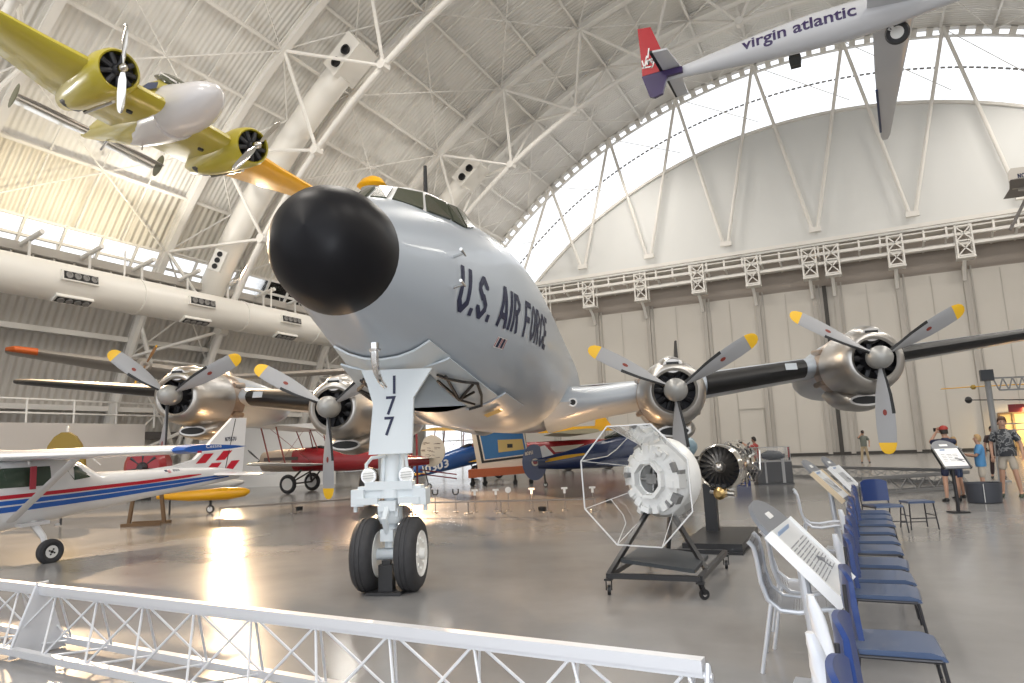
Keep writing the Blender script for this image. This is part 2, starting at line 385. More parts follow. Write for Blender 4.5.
# ================================================================ left side: duct, catwalk, rails
DX, DZ, DR = -33.0, 10.2, 0.93
t = thing('air_duct', 'long fat cream air duct running along the left wall', 'air duct', (DX, 8.0, DZ))
mb = MB(); mb.lathe([(0, DR), (50.5, DR)], (0, 0, 0), (0, 1, 0), 32); mb.build('body', duct_white, t)
mb = MB(); mb.lathe([(0, DR + .02), (0, DR + .22), (6.6, DR + .22), (6.9, DR + .02)], (0, 0, 0), (0, 1, 0), 32); mb.build('collar', duct_white, t)
for y in (14.6, 21.4, 27.5):
    mb = MB(); mb.lathe([(0, DR), (0, DR + .035), (.12, DR + .035), (.12, DR)], (0, y, 0), (0, 1, 0), 32); mb.build('joint_band', duct_white, t)
grille = mat('black_grille', (0.02, 0.02, 0.02), .5)
for y in (11.2, 18.0, 24.8, 31.6, 38.4, 45.2):
    for ang, zoff in ((8, 0), (-62, 0)):
        c = Vector((math.cos(R_(ang)) * (DR + .05), y, math.sin(R_(ang)) * (DR + .05))); rot = Matrix.Rotation(-R_(ang), 3, 'Y')
        mb = MB(); mb.box(c, (.16, 1.75, .5), rot, 0); mb.box(c + rot @ Vector((.06, 0, 0)), (.08, 1.6, .36), rot, 1)
        for q in (-.58, -.19, .2, .59):
            mb.lathe([(0, .15), (.07, .16), (.07, .11), (.02, .1)], c + rot @ Vector((.09, q, 0)), rot @ Vector((1, 0, 0)), 10, 2)
        mb.build('outlet', [duct_white, grille, mat('grey_nozzle', (.25, .24, .23), .4)], t)
for y in (4, 14, 24, 34, 44):
    mb = MB(); mb.tube([(-.9, y, .2), (-4.2, y, 1.2)], .06, 6); mb.tube([(0, y, .9), (0, y, 2.3)], .05, 6); mb.build('hanger', white_steel, t)
# catwalk with cantilever tubes
grating = mat('walkway_grating', (0.45, 0.42, 0.38), .6)
mb = MB(); mb.box((-36.6, 22, 12.1), (1.9, 76, .12)); mb.box((-35.65, 22, 12.3), (.12, 76, .45)); mb.box((-37.5, 22, 12.3), (.12, 76, .3))
y = -15.0
while y < 59: mb.box((-36.6, y, 12.0), (1.9, .1, .2)); y += 1.0
struct(mb.build('wall_left_walkway_slab', grating, smooth=0))
for i, y in enumerate([6.6 + 2.95 * k for k in range(17)]):
    mb = MB(); mb.tube([(-37.8, y, 11.95), (-33.9, y, 12.75)], .13, 8); mb.tube([(-34.9, y, 12.5), (-34.9, y, 11.2)], .07, 6)
    o = struct(mb.build('wall_left_bracket_beam', white_steel, smooth=40)); o['group'] = 'tubes carrying the walkway'
mb = MB()
for z in (12.95, 13.35): mb.tube([(-37.3, YB, z), (-37.3, YE, z)], .025, 5)
y = -15.0
while y < 59: mb.tube([(-37.3, y, 12.2), (-37.3, y, 13.4)], .025, 5); y += 2.0
struct(mb.build('wall_left_rail_beam', white_steel, smooth=40))
# girts, rail and columns low on the left wall
def wallx(z): return XC - math.sqrt(RO ** 2 - (z - ZC) ** 2)
for z in (4.9, 9.0):
    mb = MB(); mb.bar((wallx(z) + .3, YB, z), (wallx(z) + .3, YE, z), .35, .3); struct(mb.build('wall_left_girt_beam', white_steel, smooth=0))
mb = MB(); mb.box((wallx(3.4) + .25, 18, 3.3), (.3, 84, .5)); struct(mb.build('wall_left_band_trim', mat('dark_band', (.12, .11, .105), .6), smooth=0))
for yc in (13.2, 29.6, 46.0):
    for s in (-2.9, 2.9):
        mb = MB(); A2 = [-60, -64, -68, -72, -76, -79]
        mb.tube([arc(a, RO - .5, yc + s) for a in A2], .3, 8); o = struct(mb.build('wall_left_column', white_steel, smooth=40)); o['group'] = 'feet of the roof trusses'
    mb = MB(); mb.tube([arc(-64, RO - .5, yc - 2.9), arc(-75, RI + 1, yc)], .14, 6); mb.tube([arc(-64, RO - .5, yc + 2.9), arc(-75, RI + 1, yc)], .14, 6); struct(mb.build('wall_left_brace_beam', white_steel, smooth=40))
# low pale partition with a hand rail in front of the side wall
part_m = mat('pale_partition', (0.56, 0.52, 0.485), .6)
mb = MB(); mb.box((-31.0, 9.0, 1.72), (.3, 26.0, 3.44)); o = struct(mb.build('wall_partition', part_m, smooth=0))
mb = MB(); mb.box((0, 0, 1.7), (7.6, .3, 3.4)); o = struct(mb.build('wall_partition', mat('white_partition', (.70, .69, .67), .6), smooth=0)); o.location = (-29.6, 28.6, 0); o.rotation_euler = (0, 0, .457)
mb = MB()
for k in range(13): mb.tube([(-31.6, -1 + 2.0 * k, 3.3), (-31.6, -1 + 2.0 * k, 4.55)], .045, 6)
for z in (3.9, 4.5): mb.tube([(-31.6, -3, z), (-31.6, 24, z)], .045, 6)
o = mb.build('hand_rail', white_steel); tag(o, 'white tube hand rail behind the top of the pale partition', 'railing')
# ================================================================ the four-engined propeller airliner
PB = Vector((-7.873, 14.996, 0)); PA = -0.1331 + 0.457 - math.pi / 2
grey_skin = mat('pale_blue_grey_aircraft_paint', (0.43, 0.48, 0.54), 0.33, coat=0.2, noise=0.03, nscale=1.2)
white_paint = mat('white_aircraft_paint', (0.80, 0.80, 0.79), 0.3, coat=0.2)
radome_black = mat('black_radome_rubber', (0.007, 0.007, 0.009), 0.42, spec=0.2)
boot_black = mat('black_deicer_rubber', (0.014, 0.014, 0.015), 0.5)
bare_metal = mat('bare_aluminium', (0.50, 0.48, 0.455), 0.33, metal=0.9, noise=0.06, nscale=3)
dark_metal = mat('dark_engine_metal', (0.05, 0.05, 0.055), 0.45, metal=0.5)
blade_grey = mat('grey_blade_paint', (0.34, 0.345, 0.36), 0.42)
tip_yellow = mat('yellow_tip_paint', (0.85, 0.50, 0.02), 0.45)
navy = mat('navy_letter_paint', (0.015, 0.02, 0.06), 0.5)
gear_paint = mat('pale_gear_paint', (0.66, 0.71, 0.74), 0.4)
tyre = mat('tyre_rubber', (0.035, 0.035, 0.038), 0.7, noise=.25, nscale=14)
chrome = mat('chrome', (0.75, 0.75, 0.75), 0.12, metal=1.0)
lens_m = mat('lamp_lens', (0.85, 0.85, 0.82), 0.08, spec=.9)
red_paint = mat('red_paint', (0.42, 0.02, 0.025), 0.4)
white_hub = mat('white_hub_paint', (0.8, 0.8, 0.78), .4)
dark_glass = mat('cockpit_glass', (0.075, 0.08, 0.055), 0.14, spec=.28)
bay_blue = mat('pale_bay_paint', (0.55, 0.62, 0.68), .5)
exhaust = mat('heat_stained_metal', (0.42, 0.34, 0.28), 0.32, metal=.9, noise=.2, nscale=5)

plane = thing('propeller_airliner', 'huge grey four-engined propeller airliner with black nose cone and dark capital lettering along its side', 'airplane', PB, PA)
FS = [(-24.2, 5.05, .12), (-23, 4.95, .35), (-20, 4.65, .9), (-17, 4.38, 1.27), (-14, 4.15, 1.52), (-11, 3.98, 1.68), (-8, 3.87, 1.76), (-4, 3.81, 1.77), (0, 3.78, 1.77), (2, 3.795, 1.765), (4, 3.81, 1.74), (5, 3.82, 1.69), (6, 3.83, 1.59), (7, 3.83, 1.42), (8, 3.82, 1.18), (8.6, 3.81, 1.03), (9.1, 3.79, .905), (9.6, 3.755, .77), (10.05, 3.72, .65)]
def fz(x): return interp(x, [a[0] for a in FS], [a[1] for a in FS]), interp(x, [a[0] for a in FS], [a[2] for a in FS])
def skin_z(x, y):
    zc, r = fz(x); return zc + math.sqrt(max(r * r - y * y, 0))
def skin_side(x, z, off=.008, side=1):
    zc, r = fz(x); y = math.sqrt(max((r + off) ** 2 - (z - zc) ** 2, 0)); return Vector((x, side * y, z))
# fuselage with the nose-wheel bay left open underneath
xs = []
for a, b in zip(FS[:-1], FS[1:]):
    n = max(1, int((b[0] - a[0]) / .45)); xs += [lerp(a[0], b[0], i / n) for i in range(n)]
xs.append(10.05); NA = 60
mb = MB(); n = len(xs); vs = []
for x in xs:
    zc, r = fz(x); vs += [Vector((x, r * math.sin(2 * math.pi * j / NA), zc + r * math.cos(2 * math.pi * j / NA))) for j in range(NA)]
fs = []
for i in range(n - 1):
    xm = (xs[i] + xs[i + 1]) / 2
    for j in range(NA):
        a = (j + .5) / NA * 360
        if 6.0 < xm < 8.05 and abs(a - 180) < 18: continue
        fs.append((i * NA + j, i * NA + (j + 1) % NA, (i + 1) * NA + (j + 1) % NA, (i + 1) * NA + j))
fs.append(tuple(range(NA)))
fus = mb.add(vs, fs).build('fuselage', grey_skin, plane, 40)
# wheel bay walls and ribs
mb = MB(); bxs = [lerp(6.0, 8.05, i / 8) for i in range(9)]
def bay_edge(x, sg):
    zc, r = fz(x); return Vector((x, sg * r * math.sin(R_(17)), zc - r * math.cos(R_(17)) + .02))
for sg in (-1, 1): mb.loft([[bay_edge(x, sg), Vector((x, sg * .38, 3.3)), Vector((x, sg * .44, 3.3)), bay_edge(x, sg) + Vector((0, sg * .03, .02))] for x in bxs])
mb.box((7.0, 0, 3.3), (2.1, .9, .06)); mb.add([bay_edge(6.0, -1), bay_edge(6.0, 1), (6.0, .4, 3.3), (6.0, -.4, 3.3)], [(0, 1, 2, 3)]); mb.add([bay_edge(8.05, -1), bay_edge(8.05, 1), (8.05, .36, 3.3), (8.05, -.36, 3.3)], [(0, 1, 2, 3)])
for k in range(4): mb.box((6.3 + .5 * k, 0, 3.2), (.05, .76, .14))
mb.build('wheel_bay', bay_blue, plane, 0)
# radome
mb = MB(); L = .86; prof = [(0, .652)]
for i in range(1, 15):
    t = i / 14; prof.append((L * t, .652 * math.sqrt(max(1 - t ** 2.35, 0))))
ring = []
for a, r in prof:
    ring.append([Vector((10.045 + a, r * math.sin(2 * math.pi * j / 48), 3.72 + .055 * (a / L) ** 1.5 + r * math.cos(2 * math.pi * j / 48))) for j in range(48)])
MB().loft(ring).build('radome', radome_black, plane, 60)
# lettering
CH = .17
def glyph(c):
    l, r, b, t, k = .1, .5, .085, .915, .16
    return {'U': [[(l, 1), (l, b + k), (l + k, b), (r - k, b), (r, b + k), (r, 1)]],
      'S': [[(r, t - k * 1.3), (r, t - k), (r - k, t), (l + k, t), (l, t - k), (l, .5 + k), (l + k, .5), (r - k, .5), (r, .5 - k), (r, b + k), (r - k, b), (l + k, b), (l, b + k), (l, b + k * 1.3)]],
      'A': [[(.05, 0), (.27, .95), (.33, .95), (.55, 0)], [(.13, .28), (.47, .28)]],
      'I': [[(.3, 0), (.3, 1)]],
      'R': [[(l, 0), (l, t), (r - k, t), (r, t - k), (r, .5 + k), (r - k, .5), (l, .5)], [(.3, .5), (r, 0)]],
      'F': [[(l, 0), (l, t), (.58, t)], [(l, .5), (.5, .5)]],
      'E': [[(.58, t), (l, t), (l, b), (.58, b)], [(l, .5), (.5, .5)]],
      'O': [[(l, b + k), (l, t - k), (l + k, t), (r - k, t), (r, t - k), (r, b + k), (r - k, b), (l + k, b), (l, b + k)]],
      '0': [[(l, b + k), (l, t - k), (l + k, t), (r - k, t), (r, t - k), (r, b + k), (r - k, b), (l + k, b), (l, b + k)]],
      'C': [[(r, .66), (r, t - k), (r - k, t), (l + k, t), (l, t - k), (l, b + k), (l + k, b), (r - k, b), (r, b + k), (r, .34)]],
      'N': [[(l, 0), (l, 1)], [(l, 1), (r, 0)], [(r, 0), (r, 1)]],
      'V': [[(.04, 1), (.3, .04), (.56, 1)]], 'G': [[(r, .7), (r, t - k), (r - k, t), (l + k, t), (l, t - k), (l, b + k), (l + k, b), (r - k, b), (r, b + k), (r, .45), (.32, .45)]],
      '1': [[(.3, 0), (.3, 1)]], '7': [[(.05, t), (r, t), (.16, 0)]],
      '3': [[(l, t), (r - k, t), (r, t - k), (r, .5 + k * .7), (r - k, .5), (l + .1, .5)], [(r - k, .5), (r, .5 - k * .7), (r, b + k), (r - k, b), (l, b)]],
      '8': [[(l, .5 + k), (l, t - k), (l + k, t), (r - k, t), (r, t - k), (r, .5 + k), (r - k, .5), (l + k, .5), (l, .5 + k)], [(l + k, .5), (l, .5 - k), (l, b + k), (l + k, b), (r - k, b), (r, b + k), (r, .5 - k), (r - k, .5)]],
      '5': [[(r, t), (l, t), (l, .55), (r - k, .55), (r, .55 - k), (r, b + k), (r - k, b), (l, b)]],
      '4': [[(r - .1, 0), (r - .1, 1), (l, .3), (r + .05, .3)]], '6': [[(r, t), (l + k, t), (l, t - k), (l, b + k), (l + k, b), (r - k, b), (r, b + k), (r, .5 - k * .3), (r - k, .55), (l, .55)]],
      'P': [[(l, 0), (l, t), (r - k, t), (r, t - k), (r, .5 + k), (r - k, .5), (l, .5)]], 'Y': [[(.05, 1), (.3, .5), (.55, 1)], [(.3, .5), (.3, 0)]], 'T': [[(.02, t), (.58, t)], [(.3, t), (.3, 0)]], 'L': [[(l, 1), (l, b), (.55, b)]], 'X': [[(.05, 0), (.55, 1)], [(.05, 1), (.55, 0)]], '9': [[(l, b), (r - k, b), (r, b + k), (r, t - k), (r - k, t), (l + k, t), (l, t - k), (l, .5 + k * .3), (l + k, .45), (r, .45)]], 'J': [[(r, 1), (r, b + k), (r - k, b), (l + k, b), (l, b + k)]], 'K': [[(l, 0), (l, 1)], [(l, .4), (r, 1)], [(.25, .55), (r, 0)]],
      '.': [[(.3, 0), (.3, .17)]]}.get(c, [])
def strokes(mb, s, fn, h, t=.165, aw=.66, m=0, wide=1.0):
    """block letters of height h, laid by fn(u, v); returns the run length"""
    u0 = 0
    for c in s:
        w_ = {'I': .3, '.': .3, ' ': .4, '1': .34}.get(c, aw) ; sh = {'I': -.18, '.': -.18, '1': -.14}.get(c, 0)
        for pl_ in glyph(c):
            P = [Vector(((p[0] + sh) * wide, p[1], 0)) for p in pl_]; closed = (P[0] - P[-1]).length < 1e-4; L_, R2 = [], []
            for i, p in enumerate(P):
                a = P[i - 1] if i > 0 else (P[-2] if closed else None); b = P[i + 1] if i < len(P) - 1 else (P[1] if closed else None)
                d0 = (p - a).normalized() if a is not None else (b - p).normalized(); d1 = (b - p).normalized() if b is not None else d0
                tn = (d0 + d1); tn = tn.normalized() if tn.length > 1e-3 else d0
                nn = Vector((-tn.y, tn.x, 0)); cs = max(nn.dot(Vector((-d0.y, d0.x, 0))), .45)
                L_.append(p + nn * (t / 2 / cs)); R2.append(p - nn * (t / 2 / cs))
            for i in range(len(P) - 1):
                k = max(1, int((P[i + 1] - P[i]).length / .12))
                for q in range(k):
                    a0, a1 = q / k, (q + 1) / k
                    quad = [L_[i].lerp(L_[i + 1], a0), L_[i].lerp(L_[i + 1], a1), R2[i].lerp(R2[i + 1], a1), R2[i].lerp(R2[i + 1], a0)]
                    mb.add([fn(u0 + g.x * h, g.y * h) for g in quad], [(0, 1, 2, 3)], m)
        u0 += w_ * h * wide
    return u0
uo_ = 0.0
for word in ('U.S. ', 'AIR ', 'FORCE'):
    mb = MB(); uo_ += strokes(mb, word, lambda u, v, a=uo_: skin_side(8.68 - a - u, 3.33 + v), .57, wide=.94); mb.build('fuselage_lettering', navy, plane, 0)
# rescue mark: red and black bars on a white label
mb = MB(); 
def patch(mb, x, z, w_, h_, m, off):
    for i in range(3): mb.add([skin_side(x - w_ * i / 3, z, off), skin_side(x - w_ * (i + 1) / 3, z, off), skin_side(x - w_ * (i + 1) / 3, z + h_, off), skin_side(x - w_ * i / 3, z + h_, off)], [(0, 1, 2, 3)], m)
patch(mb, 7.22, 3.06, .34, .15, 0, .006)
for dx_, w_, m_ in ((.01, .02, 1), (.06, .08, 2), (.16, .02, 1), (.20, .08, 2), (.31, .02, 1)): patch(mb, 7.22 - dx_, 3.07, w_, .13, m_, .009)
mb.build('rescue_label', [white_paint, red_paint, navy], plane, 0)
# pitot masts, chin mast
for z_ in (3.96, 3.58):
    mb = MB(); p = skin_side(8.82, z_, 0); mb.tube([p, p + Vector((.05, .13, .02))], [.022, .016], 6); mb.tube([p + Vector((-.06, .13, .02)), p + Vector((.2, .13, .03))], [.014, .02], 8); mb.build('pitot_probe', chrome, plane)
mb = MB(); mb.tube([(9.42, .16, 2.86), (9.42, .16, 2.66), (9.36, .16, 2.54), (9.25, .16, 2.46), (9.08, .16, 2.40)], [.05, .045, .042, .036, .03], 10); mb.lathe([(0, .07), (.03, .06)], (9.42, .16, 2.79), (0, 0, -1), 12); mb.build('chin_mast', chrome, plane)
# crew canopy: windscreen band and white roof
Bx = [(9.2, 0), (9.15, .25), (8.78, .60), (8.07, .78), (7.77, .92), (7.2, .92), (6.3, .8), (5.4, .55), (4.6, .25)]
Tx = [(8.78, 0, 4.96), (8.70, .2, 4.95), (8.45, .5, 4.95), (8.08, .69, 4.94), (7.7, .73, 5.03), (7.1, .73, 5.13), (6.2, .62, 5.28), (5.3, .42, 5.42), (4.5, .2, 5.49)]
Kx = [4.97, 5.0, 5.09, 5.20, 5.28, 5.36, 5.43, 5.51, 5.57]
def side_chain(s):
    rows = []
    for (bx, by), (tx, ty, tz), kz in zip(Bx, Tx, Kx):
        bz = skin_z(bx, by) + .0
        T_ = Vector((tx, s * ty, tz)); B_ = Vector((bx, s * by, bz - .02)); K_ = Vector((tx, 0, kz)); M_ = Vector((tx, s * ty * .62, lerp(tz, kz, .68)))
        rows.append([B_, T_, M_, K_])
    return rows
can = MB(); R1 = side_chain(1); R0 = side_chain(-1)
for rows in (R1, R0): can.loft(rows, closed=False, c0=False, c1=False)
canopy = can.build('cockpit_canopy', white_paint, plane, 30)
def pane(rows, i, j, s):
    B0, T0 = rows[i][0], rows[i][1]; B1, T1 = rows[j][0], rows[j][1]
    def P(u, v): return B0.lerp(B1, u).lerp(T0.lerp(T1, u), v)
    nrm = (P(1, 0) - P(0, 0)).cross(P(0, 1) - P(0, 0)).normalized()
    if nrm.y * s < 0 and abs(nrm.y) > .05: nrm = -nrm
    elif abs(nrm.y) <= .05 and nrm.x < 0: nrm = -nrm
    mu = min(.14, .03 / max((P(1, .5) - P(0, .5)).length, .1)); q = [P(mu, .08), P(1 - mu, .08), P(1 - mu, .92), P(mu, .92)]
    m_ = MB(); m_.loft([[p + nrm * .034 for p in q], [p - nrm * .01 for p in q]]); m_.build('window_pane', dark_glass, canopy, 0)
for rows, s in ((R1, 1), (R0, -1)):
    for i, j in ((0, 1), (1, 2), (2, 3), (3, 4), (4, 5)): pane(rows, i, j, s)
mb = MB(); mb.tube([(6.45, 0, 5.36), (6.43, 0, 6.22)], [.045, .03], 8); mb.build('antenna_mast', boot_black, plane)
# passenger windows, far aft on the side, and the round light on the wing root
# ---- wings
def wing_le(y): return Vector((-2.25 - .15 * (abs(y) - 4.36), y, 2.70 + .118 * (abs(y) - 1.7)))
def chord(y): return interp(abs(y), [0, 1.5, 17.0, 18.0, 18.6], [5.9, 5.7, 2.1, 1.6, .5])
def airfoil(y, n=14, xmax=1.0, grow=0.0, tk=None):
    c = chord(y); t = (tk or interp(abs(y), [1.5, 18.6], [.175, .115])); le = wing_le(y); up, lo = [], []
    if abs(y) > 17: le = le + Vector((-interp(abs(y), [17, 18, 18.6], [0, .35, 1.0]), 0, 0))
    for i in range(n + 1):
        q = (i / n) ** 1.8 * xmax
        h = 5 * t * (.2969 * math.sqrt(q) - .126 * q - .3516 * q * q + .2843 * q ** 3 - .1015 * q ** 4) * c
        camb = .03 * c * (1 - (2 * q - 1) ** 2)
        up.append(Vector((le.x - q * c, y, le.z + camb * .6 + h + grow - .02 * q * c))); lo.append(Vector((le.x - q * c, y, le.z + camb * .6 - h - grow - .02 * q * c)))
    return [p + Vector((grow * 1.2 if i == 0 else grow * .5, 0, 0)) for i, p in enumerate(up)][::-1] + lo[1:]
for s in (1, -1):
    ys = [1.0, 1.6, 1.9, 2.4, 3.2, 4.4, 6, 7.5, 9.3, 11, 13, 15, 16.5, 17.3, 17.9, 18.35, 18.6]
    rings = []
    for y in ys:
        g = interp(y, [1.0, 1.6, 1.9, 2.4], [.16, .10, .05, 0]); rings.append(airfoil(s * y, grow=g))
    wing = MB().loft(rings).build('wing', grey_skin, plane, 50)
    for ya, yb in ((5.45, 8.2), (10.35, 18.25)):
        yy = [lerp(ya, yb, i / 20) for i in range(21)]
        m_ = MB().loft([airfoil(s * y, 8, .085, .022) for y in yy]); bt = m_.build('deicer_boot', boot_black, wing, 50)
    # small white notice on the inner boot
    m_ = MB(); p = wing_le(s * 7.75); m_.box(p + Vector((.03, 0, .1)), (.02, .3, .19), Matrix.Rotation(R_(-20), 3, 'Y')); m_.build('boot_notice', mat('pale_notice', (.5, .55, .6), .5), wing, 0)
    m_ = MB(); p = wing_le(s * 1.80) + Vector((.03, 0, .06)); m_.lathe([(-.1, .12), (.05, .12)], p, (1, 0, 0), 20, 0); m_.lathe([(.04, .08), (.06, .075)], p, (1, 0, 0), 16, 1); m_.build('landing_light', [bare_metal, boot_black], wing)
# ---- tail
m_ = MB(); rings = []
for y in [-7.0 + .7 * i for i in range(21)]:
    c = 3.2 - abs(y) * .2; rings.append([Vector((-20.6 - abs(y) * .1 - c * q, y, 4.75 + abs(y) * .03 + .13 * math.sin(math.pi * min(q * 1.3, 1)) * sg)) for q, sg in ((0, 0), (.1, 1), (.3, 1), (.6, 1), (1, 0), (.6, -1), (.3, -1), (.1, -1))])
m_.loft(rings).build('tailplane', grey_skin, plane, 40)
for y, z0, z1 in ((-6.7, 3.9, 7.1), (0, 5.2, 6.9), (6.7, 3.9, 7.1)):
    m_ = MB(); rings = []
    for i in range(9):
        q = i / 8; z = lerp(z0, z1, q); c = 2.6 * math.sqrt(max(1 - (2 * q - 1) ** 2 * .9, .05)); x = -21.0 - .5 * (2 * q - 1) ** 2
        rings.append([Vector((x - c * a, y + b, z)) for a, b in ((0, 0), (.15, .05), (.45, .06), (1, 0), (.45, -.06), (.15, -.05))])
    m_.loft(rings).build('tail_fin', boot_black if y else grey_skin, plane, 40)
# ---- engines
def nacelle(y, z, x0, inner):
    """x0: propeller plane; the cowl opens just behind it"""
    c = Vector((x0, y, z)); s = 1 if y > 0 else -1
    n = MB(); prof = [(-.30, .50), (-.26, .56), (-.27, .62), (-.34, .69), (-.5, .76), (-.8, .82), (-1.2, .85), (-1.7, .855), (-2.0, .84)]
    n.lathe([(a, r) for a, r in prof], c, (1, 0, 0), 40, caps=False); cow = n.build('engine_cowl', bare_metal, plane, 40)
    n = MB(); n.lathe([(-.30, .5), (-.55, .58), (-.9, .66)], c, (1, 0, 0), 32, caps=False); n.lathe([(-.9, .66), (-.9, .0)], c, (1, 0, 0), 32, caps=False)
    n.lathe([(-.9, .3), (-.55, .28), (-.3, .2), (-.05, .16)], c, (1, 0, 0), 20)
    for k in range(9):
        a = 2 * math.pi * k / 9 + .2; d = Vector((0, math.cos(a), math.sin(a))); n.tube([c + Vector((-.62, 0, 0)) + d * .22, c + Vector((-.62, 0, 0)) + d * .6], .085, 8)
        n.tube([c + Vector((-.45, 0, 0)) + d * .25, c + Vector((-.5, 0, 0)) + d * .55], .02, 5)
    n.build('engine', dark_metal, cow, 35)
    # intake hump on top with a dark mouth
    n = MB(); rings = []
    for x, w_, zz_, h in ((-.34, .24, .62, .17), (-.42, .29, .62, .22), (-1.0, .34, .66, .28), (-1.6, .28, .66, .25), (-2.4, .2, .6, .15)):
        rings.append([c + Vector((x, w_ * math.cos(a) * (1 if abs(math.cos(a)) < .8 else 1.0), zz_ + h * math.sin(a))) for a in [math.pi * 2 * j / 20 for j in range(20)]])
    n.loft(rings, m=0); n.box(c + Vector((-.36, 0, .66)), (.1, .30, .11), m=1); n.build('intake_scoop', [bare_metal, boot_black], cow, 40)
    # oil-cooler chin with a dark slot
    n = MB(); rings = []
    for x, w_, zz_, h in ((-1.15, .42, -.96, .15), (-1.2, .48, -.96, .2), (-1.7, .6, -.9, .34), (-2.5, .6, -.78, .40), (-3.6, .4, -.6, .3)):
        rings.append([c + Vector((x, w_ * math.cos(a), zz_ + h * math.sin(a))) for a in [math.pi * 2 * j / 24 for j in range(24)]])
    n.loft(rings, m=0)
    n.prism([(.36 * math.cos(math.pi * 2 * j / 20), .10 * math.sin(math.pi * 2 * j / 20)) for j in range(20)], lambda u, v, w_: c + Vector((w_, u, -.96 + v)), -1.17, -1.13, 1)
    n.build('oil_cooler', [bare_metal, boot_black], cow, 40)
    # heat-stained exhaust band and the faired body running back into the wing
    n = MB(); n.lathe([(-2.0, .83), (-2.15, .86), (-2.6, .83)], c, (1, 0, 0), 36, caps=False)
    for k in range(6):
        a = 2 * math.pi * k / 6 + .5; d = Vector((0, math.cos(a), math.sin(a))); n.tube([c + Vector((-2.05, 0, 0)) + d * .84, c + Vector((-2.5, 0, 0)) + d * .92], .08, 8)
    n.build('exhaust_band', exhaust, cow, 40)
    n = MB(); rings = []; Lb = 6.2 if inner else 4.8
    for i in range(9):
        q = i / 8; x = -2.4 - Lb * q; r = .84 * math.sqrt(max(1 - q ** 2.2, .002)); dz = -.05 * q - (.12 * q if inner else 0)
        rings.append([c + Vector((x, r * .92 * math.sin(a), dz + r * math.cos(a) * (1.0))) for a in [math.pi * 2 * j / 28 for j in range(28)]])
    n.loft(rings).build('nacelle_body', grey_skin, cow, 50)
    return cow
def propeller(y, z, x0, clock):
    c = Vector((x0, y, z)); h = MB(); h.lathe([(-.28, .24), (-.2, .27), (0, .285), (.12, .27), (.24, .2), (.31, .1), (.33, .01)], c, (1, 0, 0), 24); hub = h.build('propeller', mat('grey_spinner', (.36, .36, .35), .35, metal=.3), plane, 50)
    for k in range(3):
        a = math.pi + clock + k * 2 * math.pi / 3        # 0 = up, sense seen from ahead
        d = Vector((0, math.sin(a), math.cos(a))); e = Vector((0, math.cos(a), -math.sin(a)))   # e: across the blade
        b = MB(); rings = []; mats_ = []
        sec = [(.2, .11, .10, 60), (.35, .16, .09, 52), (.6, .26, .075, 44), (.9, .36, .06, 37), (1.3, .42, .048, 31), (1.7, .42, .04, 26), (2.04, .385, .031, 23), (2.12, .36, .028, 22), (2.22, .29, .024, 22), (2.29, .17, .018, 22), (2.31, .04, .01, 22)]
        for rad, ch, tk, tw in sec:
            t_ = R_(tw); ax = e * math.cos(t_) + Vector((-1, 0, 0)) * math.sin(t_); nx = e * math.sin(t_) + Vector((1, 0, 0)) * math.cos(t_)
            rings.append([c + d * rad + ax * ch * u_ + nx * tk * v_ for u_, v_ in ((-.5, 0), (-.42, .35), (-.2, .5), (.15, .42), (.5, 0), (.15, -.42), (-.2, -.5), (-.42, -.35))])
        b.loft(rings[:7], c1=False, m=0); b.loft(rings[6:], c0=False, m=1)
        bl = b.build('blade', [blade_grey, tip_yellow], hub, 40)
        # black boot along the leading edge and a small red badge
        q = MB(); rg = []
        for rad, ch, tk, tw in sec[0:5] + [(1.36, .42, .048, 30.5)]:
            t_ = R_(tw); ax = e * math.cos(t_) + Vector((-1, 0, 0)) * math.sin(t_); nx = e * math.sin(t_) + Vector((1, 0, 0)) * math.cos(t_)
            rg.append([c + d * rad + ax * ch * u_ + nx * (tk * v_ + g) for u_, v_, g in ((-.53, 0, 0), (-.42, .36, .004), (-.36, .40, .004), (-.36, -.40, -.004), (-.42, -.36, -.004))])
        q.loft(rg).build('blade_boot', boot_black, hub, 0)
        q = MB(); rad, ch, tk, tw = 1.33, .42, .048, 30.5; t_ = R_(tw); ax = e * math.cos(t_) + Vector((-1, 0, 0)) * math.sin(t_); nx = e * math.sin(t_) + Vector((1, 0, 0)) * math.cos(t_); o_ = c + d * rad + nx * (tk * .5 + .003)
        q.add([o_ + ax * .045 * math.cos(j * math.pi / 6) + d * .075 * math.sin(j * math.pi / 6) + nx * 0 for j in range(12)], [tuple(range(12))]); q.build('blade_badge', mat('brown_red_badge', (.22, .03, .02), .5), hub, 0)
for y, z, x0, ck in ((4.355, 2.84, 0, -.0142), (9.30, 3.436, -.74, .027), (-4.355, 2.84, 0, -.0033), (-9.30, 3.436, -.74, .0904)):
    nacelle(y, z, x0, abs(y) < 6); propeller(y, z, x0, ck)
